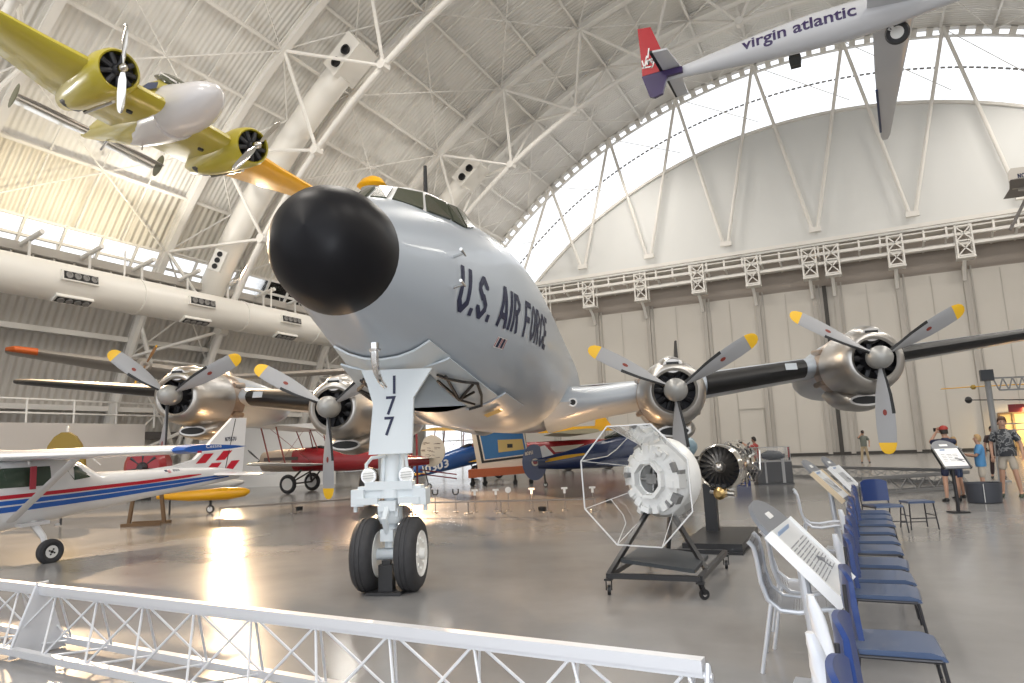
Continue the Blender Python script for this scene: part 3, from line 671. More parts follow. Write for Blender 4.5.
# ---- nose gear
gx, gy = 8.47, 0.0
st = MB(); st.tube([(8.1, 0, 3.1), (8.25, gy, 1.75), (gx - .02, gy, .62)], [.13, .115, .085], 14); st.lathe([(0, .16), (.1, .16)], (8.36, gy, 1.18), (.08, 0, -1), 14); st.lathe([(0, .14), (.14, .15), (.2, .12)], (8.42, gy, .98), (.1, 0, -1), 14)
st.tube([(8.52, gy, 1.02), (8.68, gy, .86), (8.55, gy, .66)], .04, 8); st.box((8.52, gy, 1.0), (.14, .22, .12)); st.box((8.5, gy, .66), (.2, .16, .14)); st.tube([(gx, gy - .3, .43), (gx, gy + .3, .43)], .07, 10); st.tube([(8.42, gy, .8), (8.5, gy, .5)], .06, 8)
for s in (-.16, .16): st.tube([(8.3, gy + s * .7, 1.7), (8.36, gy + s * .8, 1.2)], .035, 8)
strut = st.build('nose_gear_strut', gear_paint, plane, 40)
# wide front plate with its number
pm = MB(); out = [(-.36, 2.68), (.56, 2.66), (.44, 2.48), (.32, 2.30), (.30, 1.62), (-.25, 1.62), (-.2, 2.24), (-.28, 2.5)]
pm.prism(out, lambda u, v, w_: Vector((8.45 + w_ + .05 * (2.68 - v), u, v)), 0, -.05)
plate = pm.build('nose_gear_door', gear_paint, plane, 20)
nm = MB()
for i, c_ in enumerate('177'): strokes(nm, c_, lambda u, v, i=i: Vector((8.456 + .05 * (2.68 - (2.36 - .255 * i + v)), u + (.03 if c_ == '1' else -.03) - .02 * i + .01, 2.36 - .255 * i + v)), .23, t=.15)
nm.build('door_number', navy, plate, 0)
# light bar, two landing lamps, hooped hose
bm_ = MB(); bm_.box((8.4, gy, 1.16), (.16, .80, .15)); bm_.box((8.44, gy, 1.24), (.14, .6, .1))
for s in (-1, 1): bm_.box((8.42, gy + s * .39, 1.10), (.22, .16, .2)); bm_.box((8.5, gy + s * .26, 1.06), (.1, .26, .08)); bm_.box((8.44, gy + s * .44, 1.0), (.05, .04, .14))
bm_.tube([(8.42, gy - .31, 1.32), (8.42, gy - .31, 1.5), (8.42, gy - .24, 1.58), (8.4, gy - .06, 1.6)], .022, 8); bm_.tube([(8.42, gy + .22, 1.32), (8.42, gy + .2, 1.62)], .02, 8)
for k in range(5): bm_.box((8.5, gy - .1 + .05 * k, .92 - .06 * (k % 2)), (.08, .05, .09))
lb = bm_.build('lamp_bar', gear_paint, strut, 25)
for y_ in (-.26, .22):
    q = MB(); q.lathe([(-.10, .05), (-.04, .09), (.02, .1), (.03, .095)], (8.46, gy + y_, 1.36), (1, 0, 0), 20, 0); q.lathe([(.026, .085), (.034, .06), (.037, .005)], (8.46, gy + y_, 1.36), (1, 0, 0), 20, 1)
    for k_ in range(3): q.bar((8.50, gy + y_ - .07, 1.33 + .03 * k_), (8.50, gy + y_ + .07, 1.33 + .03 * k_ + .01), .004, .006, m=2)
    q.build('landing_lamp', [chrome, lens_m, mat('lens_line', (.3, .3, .3), .4)], strut)
steer = Matrix.Rotation(R_(1), 3, 'Z')
for s in (-1, 1):
    q = MB(); c = Vector((gx, gy, .43)) + steer @ Vector((0, .265 * s, 0)); ax = steer @ Vector((0, s, 0))
    q.lathe([(-.12, .26), (-.135, .30), (-.115, .385), (-.08, .422), (-.04, .432), (-.035, .424), (-.02, .424), (-.015, .432), (.015, .432), (.02, .424), (.035, .424), (.04, .432), (.08, .422), (.115, .385), (.135, .30), (.12, .26)], c, ax, 40, 0, caps=False)
    q.lathe([(.08, .02), (.085, .12), (.11, .23), (.13, .262), (.11, .275)], c, ax, 32, 1); q.lathe([(.10, .07), (.17, .06), (.18, .02)], c, ax, 14, 1)
    q.lathe([(-.08, .02), (-.085, .12), (-.11, .23), (-.13, .262), (-.11, .275)], c, ax, 32, 1)
    for k in range(8):
        a = k * math.pi / 4; d = Vector((0, 0, 1)) * math.cos(a) + ax.cross(Vector((0, 0, 1))) * math.sin(a); q.lathe([(.10, .02), (.125, .018)], c + d * .17, ax, 8, 1)
    q.build('nose_wheel', [tyre, white_hub], strut, 40)
# bay doors swung out against the belly, with black stiffeners inside the forward one
def belly(x, deg, off):
    zc, r = fz(x); return Vector((x, (r + off) * math.sin(R_(deg)), zc - (r + off) * math.cos(R_(deg))))
def skin_panel(x0, x1, a0, a1, off0, off1, t=.025):
    q = MB(); n = 8; rings = []
    for i in range(n + 1):
        x = lerp(x0, x1, i / n); row = [belly(x, lerp(a0, a1, k / 6), lerp(off0, off1, k / 6)) for k in range(7)]; row2 = [belly(x, lerp(a0, a1, k / 6), lerp(off0, off1, k / 6) + t) for k in range(7)]
        rings.append(row + row2[::-1])
    return q.loft(rings)
skin_panel(8.05, 8.72, -36, 36, .025, .025).build('chin_panel', gear_paint, plane, 40)
for s in (1, -1):
    fd = skin_panel(6.05, 8.2, s * 19, s * 36, .02, .10).build('bay_door', bay_blue, plane, 30)
    q = MB(); B_ = lambda x, a: belly(x, s * a, .05 + .08 * (a - 19) / 17 + .04); cc = B_(6.75, 20)
    for x, a in ((7.75, 20), (7.85, 26), (7.2, 33), (6.3, 24), (6.9, 30)): q.bar(cc, B_(x, a), .03)
    pts = [B_(7.95, 23), B_(7.75, 25), B_(7.45, 30), B_(7.15, 35)]
    for a, b in zip(pts[:-1], pts[1:]): q.bar(a, b, .035)
    pts = [B_(7.15, 35), B_(6.6, 31), B_(6.1, 26), B_(6.1, 19)]
    for a, b in zip(pts[:-1], pts[1:]): q.bar(a, b, .035)
    q.build('stiffener', boot_black, fd, 0)
    ad = skin_panel(4.3, 5.95, s * 16, s * 40, .02, .12).build('bay_door', grey_skin, plane, 30)
    if s > 0:
        q = MB(); q.add([belly(5.5, 22, .125), belly(5.2, 22, .125), belly(5.2, 31, .16), belly(5.5, 31, .16)], [(0, 1, 2, 3)]); q.build('door_tag', mat('ochre_tag', (.62, .40, .06), .5), ad, 0)
q = MB(); q.tube([(8.2, .1, 2.6), (6.2, 0, 2.95)], .05, 8); q.tube([(8.15, -.1, 2.3), (6.4, -.1, 2.95)], .04, 8); q.build('drag_brace', gear_paint, plane)
# jack pad under the wheels' axle
q = MB(); q.box((8.55, gy, .02), (.42, .42, .03)); q.box((8.6, gy, .17), (.13, .17, .32)); q.box((8.6, gy, .35), (.08, .1, .06)); o = q.build('wheel_stand', mat('black_stand', (.03, .03, .032), .5), None, 0)
o.location = PB; o.rotation_euler = (0, 0, PA); tag(o, 'small black steel stand on the floor between the twin nose wheels', 'stand')
# ---- main gear
for s in (1, -1):
    q = MB(); q.tube([(-4.1, s * 4.36, 2.6), (-4.3, s * 4.36, .6)], .13, 12); q.tube([(-4.3, s * 4.36 - .62, .6), (-4.3, s * 4.36 + .62, .6)], .09, 10); q.tube([(-5.6, s * 4.36, 2.4), (-4.3, s * 4.36, 1.2)], .07, 8); mg = q.build('main_gear_leg', gear_paint, plane)
    for y_ in (-.45, .45):
        w_ = MB(); w_.lathe([(-.17, .3), (-.19, .45), (-.13, .56), (0, .6), (.13, .56), (.19, .45), (.17, .3)], (-4.3, s * 4.36 + y_, .6), (0, 1, 0), 32, 0); w_.lathe([(-.15, .3), (.15, .3)], (-4.3, s * 4.36 + y_, .6), (0, 1, 0), 20, 1); w_.build('main_wheel', [tyre, white_hub], mg, 40)

# added warm uplights, cans included, that make the glow under the airliner
def added_uplight(x, y, watts, label, aim=(0, 0, 4), cone=1.9):
    w_ = PB + Matrix.Rotation(PA, 3, 'Z') @ Vector((x, y, 0)); a_ = Matrix.Rotation(PA, 3, 'Z') @ Vector(aim)
    q = MB(); q.lathe([(0, .10), (.09, .11), (.10, .11), (.10, .085), (.04, .07)], (0, 0, 0), (0, 0, 1), 18); o = q.build('added_uplight', boot_black); o.location = w_; tag(o, label, 'lamp', 'added warm uplights on the floor under the airliner')
    lamp('added_uplight_spot', 'SPOT', w_ + Vector((0, 0, .09)), w_ + a_, watts, (1.0, .60, .30), .05, spot=cone)
added_uplight(-1.2, .9, 190, 'small added uplight on the floor under the belly of the airliner', (1.5, -.4, 3))
added_uplight(-3.0, 2.6, 200, 'small added uplight on the floor under the wing root beside the octagonal case', (.3, .2, 4))
added_uplight(-3.6, -6.8, 300, 'small added uplight on the floor under the wing between the two left-hand propellers', (.2, 0, 4))
added_uplight(5.6, -.9, 45, 'small added uplight on the floor behind the nose wheels', (1.2, .5, 3))
# ================================================================ yellow twin-engine plane hung under the roof
lemon = mat('lemon_yellow_paint', (0.46, 0.385, 0.03), 0.3, coat=.4)
orange_y = mat('orange_yellow_and_lamplight', (0.92, 0.46, 0.005), 0.32, coat=.3)  # on the twin's left outer wing, warm lamplight put into the paint
silver_w = mat('silver_white_paint', (0.62, 0.60, 0.60), 0.25, coat=.3)
polished = mat('polished_metal', (0.72, 0.70, 0.66), 0.12, metal=1.0)
blue_dk = mat('dark_blue_paint', (0.02, 0.04, 0.12), .4)
def foil_ring(le, te, z, y, t, n=9, axis='y'):
    """airfoil ring at one span station; le/te: x of the edges"""
    c = le - te; up, lo = [], []
    for i in range(n + 1):
        q = (i / n) ** 1.7; h = 5 * t * (.2969 * math.sqrt(q) - .126 * q - .3516 * q * q + .2843 * q ** 3 - .1015 * q ** 4) * c
        up.append((le - q * c, h)); lo.append((le - q * c, -h * .8))
    pts = up[::-1] + lo[1:]
    if axis == 'y': return [Vector((x, y, z + h)) for x, h in pts]
    return [Vector((x, y + h, z)) for x, h in pts]          # upright surface: z is its span
def body_rings(sec, n=28, e=2.0):
    """sec: (x, z centre, half width, half height); e: squareness"""
    out = []
    for x, zc, hw, hh in sec:
        r = []
        for j in range(n):
            a = 2 * math.pi * j / n; ca, sa = math.cos(a), math.sin(a)
            r.append(Vector((x, hw * math.copysign(abs(sa) ** (2 / e), sa), zc + hh * math.copysign(abs(ca) ** (2 / e), ca))))
        out.append(r)
    return out
def radial(mb, c, r, n=7, m=0):
    """radial engine face looking along +x"""
    c = Vector(c); mb.lathe([(-.25, r), (-.25, .01)], c, (1, 0, 0), 20, m, caps=False); mb.lathe([(-.25, r * .4), (0, r * .32), (.1, r * .15)], c, (1, 0, 0), 14, m)
    for k in range(n):
        a = 2 * math.pi * k / n; d = Vector((0, math.sin(a), math.cos(a))); mb.tube([c + Vector((-.1, 0, 0)) + d * r * .35, c + Vector((-.1, 0, 0)) + d * r * .95], r * .16, 8, m)
def simple_prop(c, R, angs, mats, parent, w=.2, hub=.12, name='propeller', tip=0):
    c = Vector(c); h = MB(); h.lathe([(-.1, hub), (.1, hub * .8), (.2, .02)], c, (1, 0, 0), 14); ho = h.build(name, mats[0], parent, 40)
    for ang in angs:
        a = R_(ang); d = Vector((0, math.sin(a), math.cos(a))); e = Vector((0, math.cos(a), -math.sin(a))); b = MB(); rings = []
        for f, wf, tw in ((.06, .5, 55), (.25, .95, 42), (.55, 1.0, 30), (.82, .85, 24), (.9, .75, 23), (.97, .5, 22), (1.0, .15, 22)):
            t_ = R_(tw); ax = e * math.cos(t_) + Vector((-1, 0, 0)) * math.sin(t_); nx = e * math.sin(t_) + Vector((1, 0, 0)) * math.cos(t_)
            rings.append([c + d * R * f + ax * w * wf * u + nx * w * .12 * v for u, v in ((-.5, 0), (-.2, .5), (.2, .4), (.5, 0), (.2, -.4), (-.2, -.5))])
        if tip: b.loft(rings[:5], c1=False); b.loft(rings[4:], c0=False, m=1); b.build('blade', [mats[1], mats[2]], ho, 40)
        else: b.loft(rings).build('blade', mats[1], ho, 40)
    return ho
bt = thing('twin_engine_airplane', 'yellow twin-engine propeller airplane with silver nose hanging under the roof', 'airplane', (-15.523, 12.059, 11.183))
bt.rotation_euler = (-.19, .18, -.204)
body = MB().loft(body_rings([(1.26, .32, .05, .05), (1.2, .31, .17, .17), (1.05, .28, .32, .32), (.75, .22, .48, .47), (.3, .14, .60, .60), (-.3, .12, .66, .68), (-1.0, .16, .70, .76)])).build('nose', silver_w, bt, 50)
MB().loft(body_rings([(-1.0, .16, .70, .76), (-1.6, .30, .72, .92), (-2.4, .34, .72, .96), (-3.4, .34, .68, .9), (-5, .38, .5, .62), (-6.5, .42, .3, .38), (-7.8, .46, .12, .16), (-8.3, .5, .03, .05)])).build('fuselage', lemon, bt, 50)
MB().loft(body_rings([(-.9, -.06, .62, .62), (-1.8, -.02, .62, .66), (-2.7, .0, .5, .66), (-3.4, .02, .2, .6)])).build('belly_panel', silver_w, bt, 50)
q = MB(); q.loft([[Vector((x, s_ * .715, z_)) for s_, z_ in ((1, a), (1.01, a), (1.01, b), (1, b))] for x, a, b in ((-.9, .45, .62), (-1.6, .5, .75), (-2.2, .5, .66))]); q.loft([[Vector((x, s_ * -.715, z_)) for s_, z_ in ((1, a), (1.01, a), (1.01, b), (1, b))] for x, a, b in ((-.9, .45, .62), (-1.6, .5, .75), (-2.2, .5, .66))]); q.build('side_flash', blue_dk, bt, 0)
q = MB(); q.loft(body_rings([(-.75, .72, .34, .1), (-1.05, .86, .50, .22), (-1.5, 1.08, .56, .22), (-2.0, 1.2, .52, .12)], 20)); cw = q.build('cockpit_window', dark_glass, bt, 40)
q = MB()
for y_ in (-.5, -.25, 0, .25, .5): q.bar((-.72, y_ * .7, .82), (-1.55, y_ * 1.05, 1.3 - abs(y_) * .25), .05)
q.bar((-1.5, -.56, 1.08), (-1.5, .56, 1.08), .05); q.build('window_frame', silver_w, bt, 0)
LEx = lambda y: interp(abs(y), [0, 2.2, 3.65, 6.6, 7.25], [-.15, -.3, -.8, -1.55, -2.0]); TEx = lambda y: interp(abs(y), [0, 2.2, 5.4, 6.6, 7.25], [-4.2, -4.05, -2.95, -2.6, -2.3]); Zx = lambda y: -.08 + .10 * max(abs(y) - 1.95, 0)
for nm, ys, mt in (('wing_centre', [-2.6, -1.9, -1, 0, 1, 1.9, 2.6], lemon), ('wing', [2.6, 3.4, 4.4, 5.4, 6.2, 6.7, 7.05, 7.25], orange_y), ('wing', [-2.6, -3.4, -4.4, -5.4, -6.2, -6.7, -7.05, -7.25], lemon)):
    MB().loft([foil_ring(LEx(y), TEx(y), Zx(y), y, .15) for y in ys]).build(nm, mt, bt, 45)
for s, angs in ((-1, (-14, 166)), (1, (24, 204))):
    q = MB(); c = Vector((0, 1.95 * s, 0)); q.loft([[c + p for p in r] for r in body_rings([(-.02, 0, .46, .46), (.0, 0, .50, .50), (-.12, 0, .56, .56), (-.6, 0, .60, .60), (-1.2, -.05, .56, .58), (-2.4, -.15, .46, .5), (-3.4, -.2, .3, .34), (-4.0, -.2, .06, .08)])], c0=False)
    q.lathe([(0, .47), (-.3, .5)], c, (1, 0, 0), 28, caps=False); nc = q.build('engine_nacelle', lemon, bt, 50)
    q = MB(); radial(q, c + Vector((-.02, 0, 0)), .46, 9); q.build('engine', dark_metal, nc, 40)
    simple_prop(c + Vector((.22, 0, 0)), 1.15, angs, [polished, polished], bt, .2, .12)
    q = MB(); q.loft([[c + Vector((x, .28 * math.cos(a) * k, -.50 + .10 * math.sin(a) * k)) for a in [j * math.pi / 6 for j in range(12)]] for x, k in ((-2.25, 1), (-2.9, 1.0), (-2.95, .8))]); q.build('wheel_well', boot_black, nc, 40)
    q = MB(); q.tube([c + Vector((-1.0, .4, -.46)), c + Vector((-2.8, .36, -.5))], .06, 8); q.build('exhaust_pipe', polished, nc)
    q = MB(); q.lathe([(0, .09), (.06, .08)], (-1.2, s * 1.05, -.42), (0, 0, -1), 12); q.build('vent', boot_black, bt)
MB().loft([foil_ring(-6.75 if abs(y) < 2 else -6.85, -8.0 if abs(y) > .4 else -7.7, .38, y, .11) for y in (-2.35, -1.6, -.8, 0, .8, 1.6, 2.35)]).build('tailplane', polished, bt, 45)
for s in (-1, 1):
    q = MB(); rings = []
    for i in range(9):
        t_ = 2 * i / 8 - 1; c = .75 * math.sqrt(max(1 - t_ * t_ * .95, .05)); rings.append(foil_ring(-7.35 + c * .5, -7.35 - c * .5, .42 + t_ * .42, s * 2.35, .07, axis='z'))
    q.loft(rings).build('tail_fin', mat('dark_olive_paint', (.10, .10, .05), .4), bt, 40)
q = MB(); q.tube([(-5.6, 0, -.1), (-5.9, 0, -.4)], .04, 6); q.tube([(-2.4, -.1, -.55), (-2.2, -.1, -.95)], .018, 5); q.build('belly_mast', chrome, bt)
q = MB()
for p in ((-1.2, 1.95, .5), (-1.2, -1.95, .5), (-6.2, 0, .75)): q.tube([p, (p[0] * .8, p[1] * .7, 15.5)], .012, 5)
# ================================================================ long white record plane, top right
grey_w = mat('grey_white_gloss_paint', (0.56, 0.57, 0.60), 0.25, coat=.5)
purple = mat('deep_purple_paint', (0.035, 0.018, 0.09), .35, coat=.3)
crimson = mat('crimson_paint', (0.40, 0.012, 0.02), .35, coat=.3)
gt = thing('record_airplane', 'long grey-white hanging airplane boom with purple airline lettering and a red and purple tail fin', 'airplane', (0, 23.6, 15))
# boom (a slim round tail tube that grows toward the wing)
bs = [(-4.95, .16), (-4.4, .20), (-3.9, .24), (-2.8, .35), (-1.5, .48), (0, .58), (1.2, .60), (2.4, .52), (3.6, .38), (4.8, .24), (5.8, .12), (6.3, .04)]
def bo(x): return interp(x, [a for a, b in bs], [b for a, b in bs])
def bz(x): return interp(x, [-4.95, -3, 0, 6.3], [-.17, -.10, .0, .05])
xs_ = [-4.95 + 11.25 * i / 40 for i in range(41)]
boom = MB().loft([[Vector((x, bo(x) * .92 * math.sin(2 * math.pi * j / 32), bz(x) + bo(x) * math.cos(2 * math.pi * j / 32))) for j in range(32)] for x in xs_]).build('boom', grey_w, gt, 60)
q = MB()
def on_boom(u, v):
    x = -2.15 + u; ph = R_(-14) + v / bo(x); r = bo(x) + .006
    return Vector((x, -r * .92 * math.cos(ph), bz(x) + r * math.sin(ph)))
wa_ = text_mesh('virgin atlantic', 0.0, .022)[2]; kx = 3.55 / wa_
for word, end in (('virgin', False), ('atlantic', True)):
    q = MB(); vs_, fs_, wd_ = text_mesh(word, 0.0, .022); off = wa_ - wd_ if end else 0
    q.add([on_boom((off + p.x) * kx, p.y * .40) for p in vs_], fs_); q.build('boom_lettering', purple, gt, 0)
q = MB(); q.prism([(-5.73, 1.84), (-5.24, 1.76), (-4.93, .80), (-4.85, -.06), (-5.68, -.07), (-5.68, .6)], lambda u, v, w_: Vector((u, w_ - .25, v)), -.06, .06); fin = q.build('tail_fin', crimson, gt, 20)
q = MB(); q.prism([(-5.70, -.09), (-4.85, -.08), (-4.22, -.10), (-4.22, -.30), (-4.78, -.32), (-4.99, -.93), (-5.29, -1.01), (-5.47, -.92)], lambda u, v, w_: Vector((u, w_ - .25, v)), -.07, .07); q.build('lower_fin', purple, gt, 20)
# white hand-written script on the red fin: a few brush strokes
q = MB()
def fin_pt(u, v): return Vector((-5.66 + u, -.325, .18 + v))
for st_ in ([(.02, .34), (.07, .10), (.10, .06), (.16, .34), (.20, .48)], [(.19, .30), (.20, .14)], [(.25, .30), (.25, .14), (.26, .26), (.32, .32)], [(.42, .30), (.36, .32), (.34, .24), (.38, .16), (.43, .24), (.42, .06), (.36, -.02), (.33, .02)], [(.47, .30), (.47, .16)], [(.47, .26), (.53, .32), (.56, .16)], [(.24, .40), (.30, .75)], [(.02, .06), (.34, .02)]):
    for a, b in zip(st_[:-1], st_[1:]):
        a, b = Vector(a), Vector(b); d = (b - a).normalized(); n_ = Vector((-d.y, d.x)) * .025; q.add([fin_pt(*(a + n_ - d * .015)), fin_pt(*(b + n_ + d * .015)), fin_pt(*(b - n_ + d * .015)), fin_pt(*(a - n_ - d * .015))], [(0, 1, 2, 3)])
q.build('fin_script', white_paint, fin, 0)
def slab(poly, z, t, y0=23.6): 
    q = MB(); q.prism(poly, lambda u, v, w_: Vector((u, v - y0, z + w_)), 0, t); return q
slab([(-4.95, 21.97), (-4.45, 22.05), (-4.27, 23.55), (-4.91, 23.62)], -.06, .07).build('tailplane', grey_w, gt, 0)
slab([(-4.87, 23.6), (-4.39, 23.6), (-4.47, 25.46), (-4.91, 25.51)], -.06, .07).build('tailplane', grey_w, gt, 0)
for pl_ in ([(-5.05, 21.95), (-4.95, 21.97), (-4.90, 23.62), (-5.02, 23.6)], [(-4.97, 23.9), (-4.88, 23.9), (-4.90, 25.5), (-4.97, 25.5)]): slab(pl_, -.07, .09).build('elevator_edge', boot_black, gt, 0)
for nm, st_ in (('wing', [(.4, 3.25, 1.75), (.9, 3.1, 1.90), (4, 3.0, 2.02), (7.5, 2.9, 2.22), (10.8, 2.81, 2.43), (11.3, 2.74, 2.52)]), ('inner_wing', [(-.4, 3.3, 1.7), (-3, 3.6, 1.7), (-7, 3.8, 1.6), (-11, 4.0, 1.5)])):
    MB().loft([foil_ring(le, te, .0 + .01 * y, y, .11) for y, le, te in st_]).build(nm, grey_w, gt, 45)
slab([(2.08, 29.2), (2.17, 29.2), (2.44, 33.6), (2.35, 33.6)], -.03, .06).build('wing_edge_strip', blue_dk, gt, 0)
q = MB(); q.box((2.98, .45, -.02), (1.1, .30, .22), Matrix.Rotation(R_(-4), 3, 'Y')); q.build('gear_door', boot_black, gt, 0)
q = MB(); q.tube([(2.42, .6, .0), (2.42, .6, -.25), (2.57, .72, -.42)], .05, 8); q.tube([(2.5, .6, .0), (2.32, .62, -.3), (2.55, .7, -.42)], .03, 6); lg = q.build('gear_leg', white_paint, gt)
q = MB(); q.lathe([(-.1, .2), (-.12, .32), (0, .37), (.12, .32), (.1, .2)], (2.57, .75, -.42), (.15, 1, .35), 24, 0); q.lathe([(-.11, .2), (-.09, .03), (.09, .03), (.11, .2)], (2.57, .75, -.42), (.15, 1, .35), 20, 1); q.build('wheel', [tyre, white_hub], lg, 40)
# black loudspeaker box slung from the roof truss
t = thing('loudspeaker', 'small black loudspeaker box hung from the roof truss in front of the arched window', 'speaker', (-1.05, 46.0, 26.0))
q = MB(); q.loft([[Vector((x * k, y * k, z)) for x, y in ((-.38, -.3), (.38, -.3), (.38, .3), (-.38, .3))] for z, k in ((.42, .8), (.1, 1.0), (-.42, .82))]); q.build('cabinet', boot_black, t, 0)
q = MB(); q.tube([(0, 0, .4), (0, 0, 3.7)], .06, 6); q.build('drop_rod', white_steel, t)
# tail of a grey plane at the right edge
t = thing('hanging_airplane', 'grey airplane tail marked NC hanging in front of the end wall at the right edge', 'airplane', (9.7, 46.9, 15.0))
c_ = Vector((9.7, 46.9, 15.0))
q = MB(); q.prism([(-.15, .2), (-.28, .7), (-.26, 1.25), (-.1, 1.45), (.5, 1.42), (1.1, .9), (2.2, .4), (2.2, .15)], lambda u, v, w_: Vector((u, w_, v)), -.05, .05); fo = q.build('tail_fin', mat('pale_taupe_paint', (.50, .47, .43), .5), t, 20)
q = MB(); strokes(q, 'NC', lambda u, v: Vector((.16 + u, -.06, .78 + v)), .28, t=.2); q.build('fin_lettering', navy, fo, 0)
MB().loft([foil_ring(1.1, -.55 if y < 0 else -.3, .25, y, .08) for y in (-1.8, -1.5, 0, 1.5, 1.9)]).build('tailplane', mat('dark_taupe_paint', (.20, .185, .175), .5), t, 40)
MB().loft(body_rings([(.1, .1, .05, .06), (1.5, .1, .25, .3), (4, .1, .5, .6), (7, .1, .6, .75), (8.5, .0, .3, .4)])).build('fuselage', mat('pale_taupe_paint', (.50, .47, .43), .5), t, 50)
q = MB(); q.tube([(.6, 0, -.1), (-.6, -.2, -2.2)], .09, 6); q.build('tail_strut', mat('dark_taupe_paint', (.2, .185, .175), .5), t)
q = MB(); q.loft([foil_ring(6.2, 4.6, .9, y, .12) for y in (-5, -2, 0, 2, 5)]); q.build('wing', mat('pale_taupe_paint', (.50, .47, .43), .5), t, 40)
# rounded yellow wing tip showing over the cockpit
t = thing('hanging_biplane', 'far yellow airplane wing tip with grey underside peeking above the airliner cockpit roof', 'airplane', (-25.0, 32.2, 17.6))
q = MB(); q.loft([[Vector((x * k + .1 * (1 - k), y * k, z)) for x, y in [(.95 * math.cos(a), .8 * math.sin(a)) for a in [j * math.pi / 10 for j in range(20)]]] for z, k in ((.0, .75), (.2, 1.0), (.55, .72), (.75, .3))]); q.build('wing', orange_y, t, 60)
q = MB(); q.loft([[Vector((x, y, z)) for x, y in [(.7 * k * math.cos(a), .6 * k * math.sin(a)) for a in [j * math.pi / 10 for j in range(20)]]] for z, k in ((.02, 1), (-.25, .9), (-.35, .2))]); q.build('lower_surface', mat('grey_fabric', (.3, .3, .29), .6), t, 60)
q = MB(); q.loft(body_rings([(-.3, -.2, .1, .1), (-1.5, -.4, .25, .3), (-4, -.6, .4, .5), (-5.5, -.6, .3, .35)])); q.build('fuselage', orange_y, t, 50)
# ================================================================ small white high-wing plane at the left
ct = thing('small_airplane', 'white high-wing light plane with red and blue stripes and checkered tail at the left', 'airplane', (-13.59, 7.295, 0), 4.71)
ct.rotation_euler = (-.027, .033, 4.71); ct.scale = (.944, .944, .944)
cwhite = mat('white_light_plane_paint', (0.74, 0.74, 0.745), 0.25, coat=.4)
cblue = mat('bright_blue_paint', (0.012, 0.10, 0.42), .3, coat=.3)
cred = mat('bright_red_paint', (0.50, 0.012, 0.03), .3, coat=.3)
cgreen = mat('green_tinted_window', (0.035, 0.06, 0.04), .06, spec=.8)
CS = [(2.15, .98, .20, .2), (2.05, .98, .34, .30), (1.5, .98, .44, .38), (.95, 1.0, .50, .42), (.62, 1.16, .53, .62), (.25, 1.255, .54, .655), (-.5, 1.29, .54, .63), (-.95, 1.26, .50, .53), (-1.35, 1.14, .45, .38), (-2.4, 1.17, .36, .32), (-3.4, 1.19, .27, .27), (-4.4, 1.20, .17, .2), (-5.2, 1.18, .06, .12)]
EXP = 3.4
def cside(x, z, off=.006):
    zc = interp(-x, [-a[0] for a in CS], [a[1] for a in CS]); hw = interp(-x, [-a[0] for a in CS], [a[2] for a in CS]); hh = interp(-x, [-a[0] for a in CS], [a[3] for a in CS])
    k = min(abs(z - zc) / hh, .985); return Vector((x, hw * (1 - k ** EXP) ** (1 / EXP) + off, z))
sec = []
for a, b in zip(CS[:-1], CS[1:]):
    n = max(1, int((a[0] - b[0]) / .2)); sec += [tuple(lerp(a[i], b[i], k / n) for i in range(4)) for k in range(n)]
sec.append(CS[-1])
cf = MB().loft(body_rings(sec, 40, EXP)).build('fuselage', cwhite, ct, 40)
def side_strip(pts, name, m, par, off=.006):
    """pts: (x, z low, z high); one mesh for each side of the body"""
    for s in (1, -1):
        q = MB()
        for (x0, l0, h0), (x1, l1, h1) in zip(pts[:-1], pts[1:]):
            n = max(1, int(abs(x0 - x1) / .15))
            for i in range(n):
                a, b = i / n, (i + 1) / n; xa, xb = lerp(x0, x1, a), lerp(x0, x1, b); la, lb, ha, hb = lerp(l0, l1, a), lerp(l0, l1, b), lerp(h0, h1, a), lerp(h0, h1, b); nz = max(1, int((ha - la) / .05))
                for k in range(nz):
                    u0, u1 = k / nz, (k + 1) / nz
                    p = [cside(xa, lerp(la, ha, u0), off), cside(xb, lerp(lb, hb, u0), off), cside(xb, lerp(lb, hb, u1), off), cside(xa, lerp(la, ha, u1), off)]
                    q.add([Vector((v.x, v.y * s, v.z)) for v in p], [(0, 1, 2, 3)])
        q.build(name, m, par, 0)
side_strip([(2.0, 1.16, 1.22), (.55, 1.20, 1.27), (-1.0, 1.20, 1.27), (-2.4, 1.20, 1.27), (-3.5, 1.23, 1.29), (-3.9, 1.26, 1.28)], 'red_stripe', cred, cf)
side_strip([(2.0, 1.06, 1.12), (.55, 1.09, 1.17), (-1.5, 1.10, 1.18), (-3.4, 1.13, 1.20), (-4.8, 1.17, 1.20)], 'blue_stripe', cblue, cf)
side_strip([(2.0, .96, 1.03), (.55, .96, 1.06), (-1.5, .99, 1.08), (-3.4, 1.05, 1.115), (-4.8, 1.13, 1.16)], 'blue_stripe', cblue, cf)
side_strip([(.62, 1.40, 1.72), (.5, 1.40, 1.75), (-.27, 1.38, 1.74)], 'cabin_window', cgreen, cf, .008)
side_strip([(-.55, 1.68, 1.75), (-.72, 1.43, 1.74), (-.84, 1.44, 1.68), (-1.06, 1.46, 1.50)], 'rear_window', cgreen, cf, .008)
q = MB(); q.add([cside(-.68, 1.72, .014), cside(-.73, 1.74, .014), cside(-1.1, 1.50, .014), cside(-1.06, 1.47, .014)], [(0, 1, 2, 3)]); q.build('window_trim', white_paint, cf, 0)
q = MB(); q.loft([[Vector((x, y, z)) for y, z in ((-.44, z0), (.44, z0), (.40, z1), (-.40, z1))] for x, z0, z1 in ((.98, 1.40, 1.42), (.55, 1.42, 1.80))]); q.build('windshield', cgreen, cf, 20)
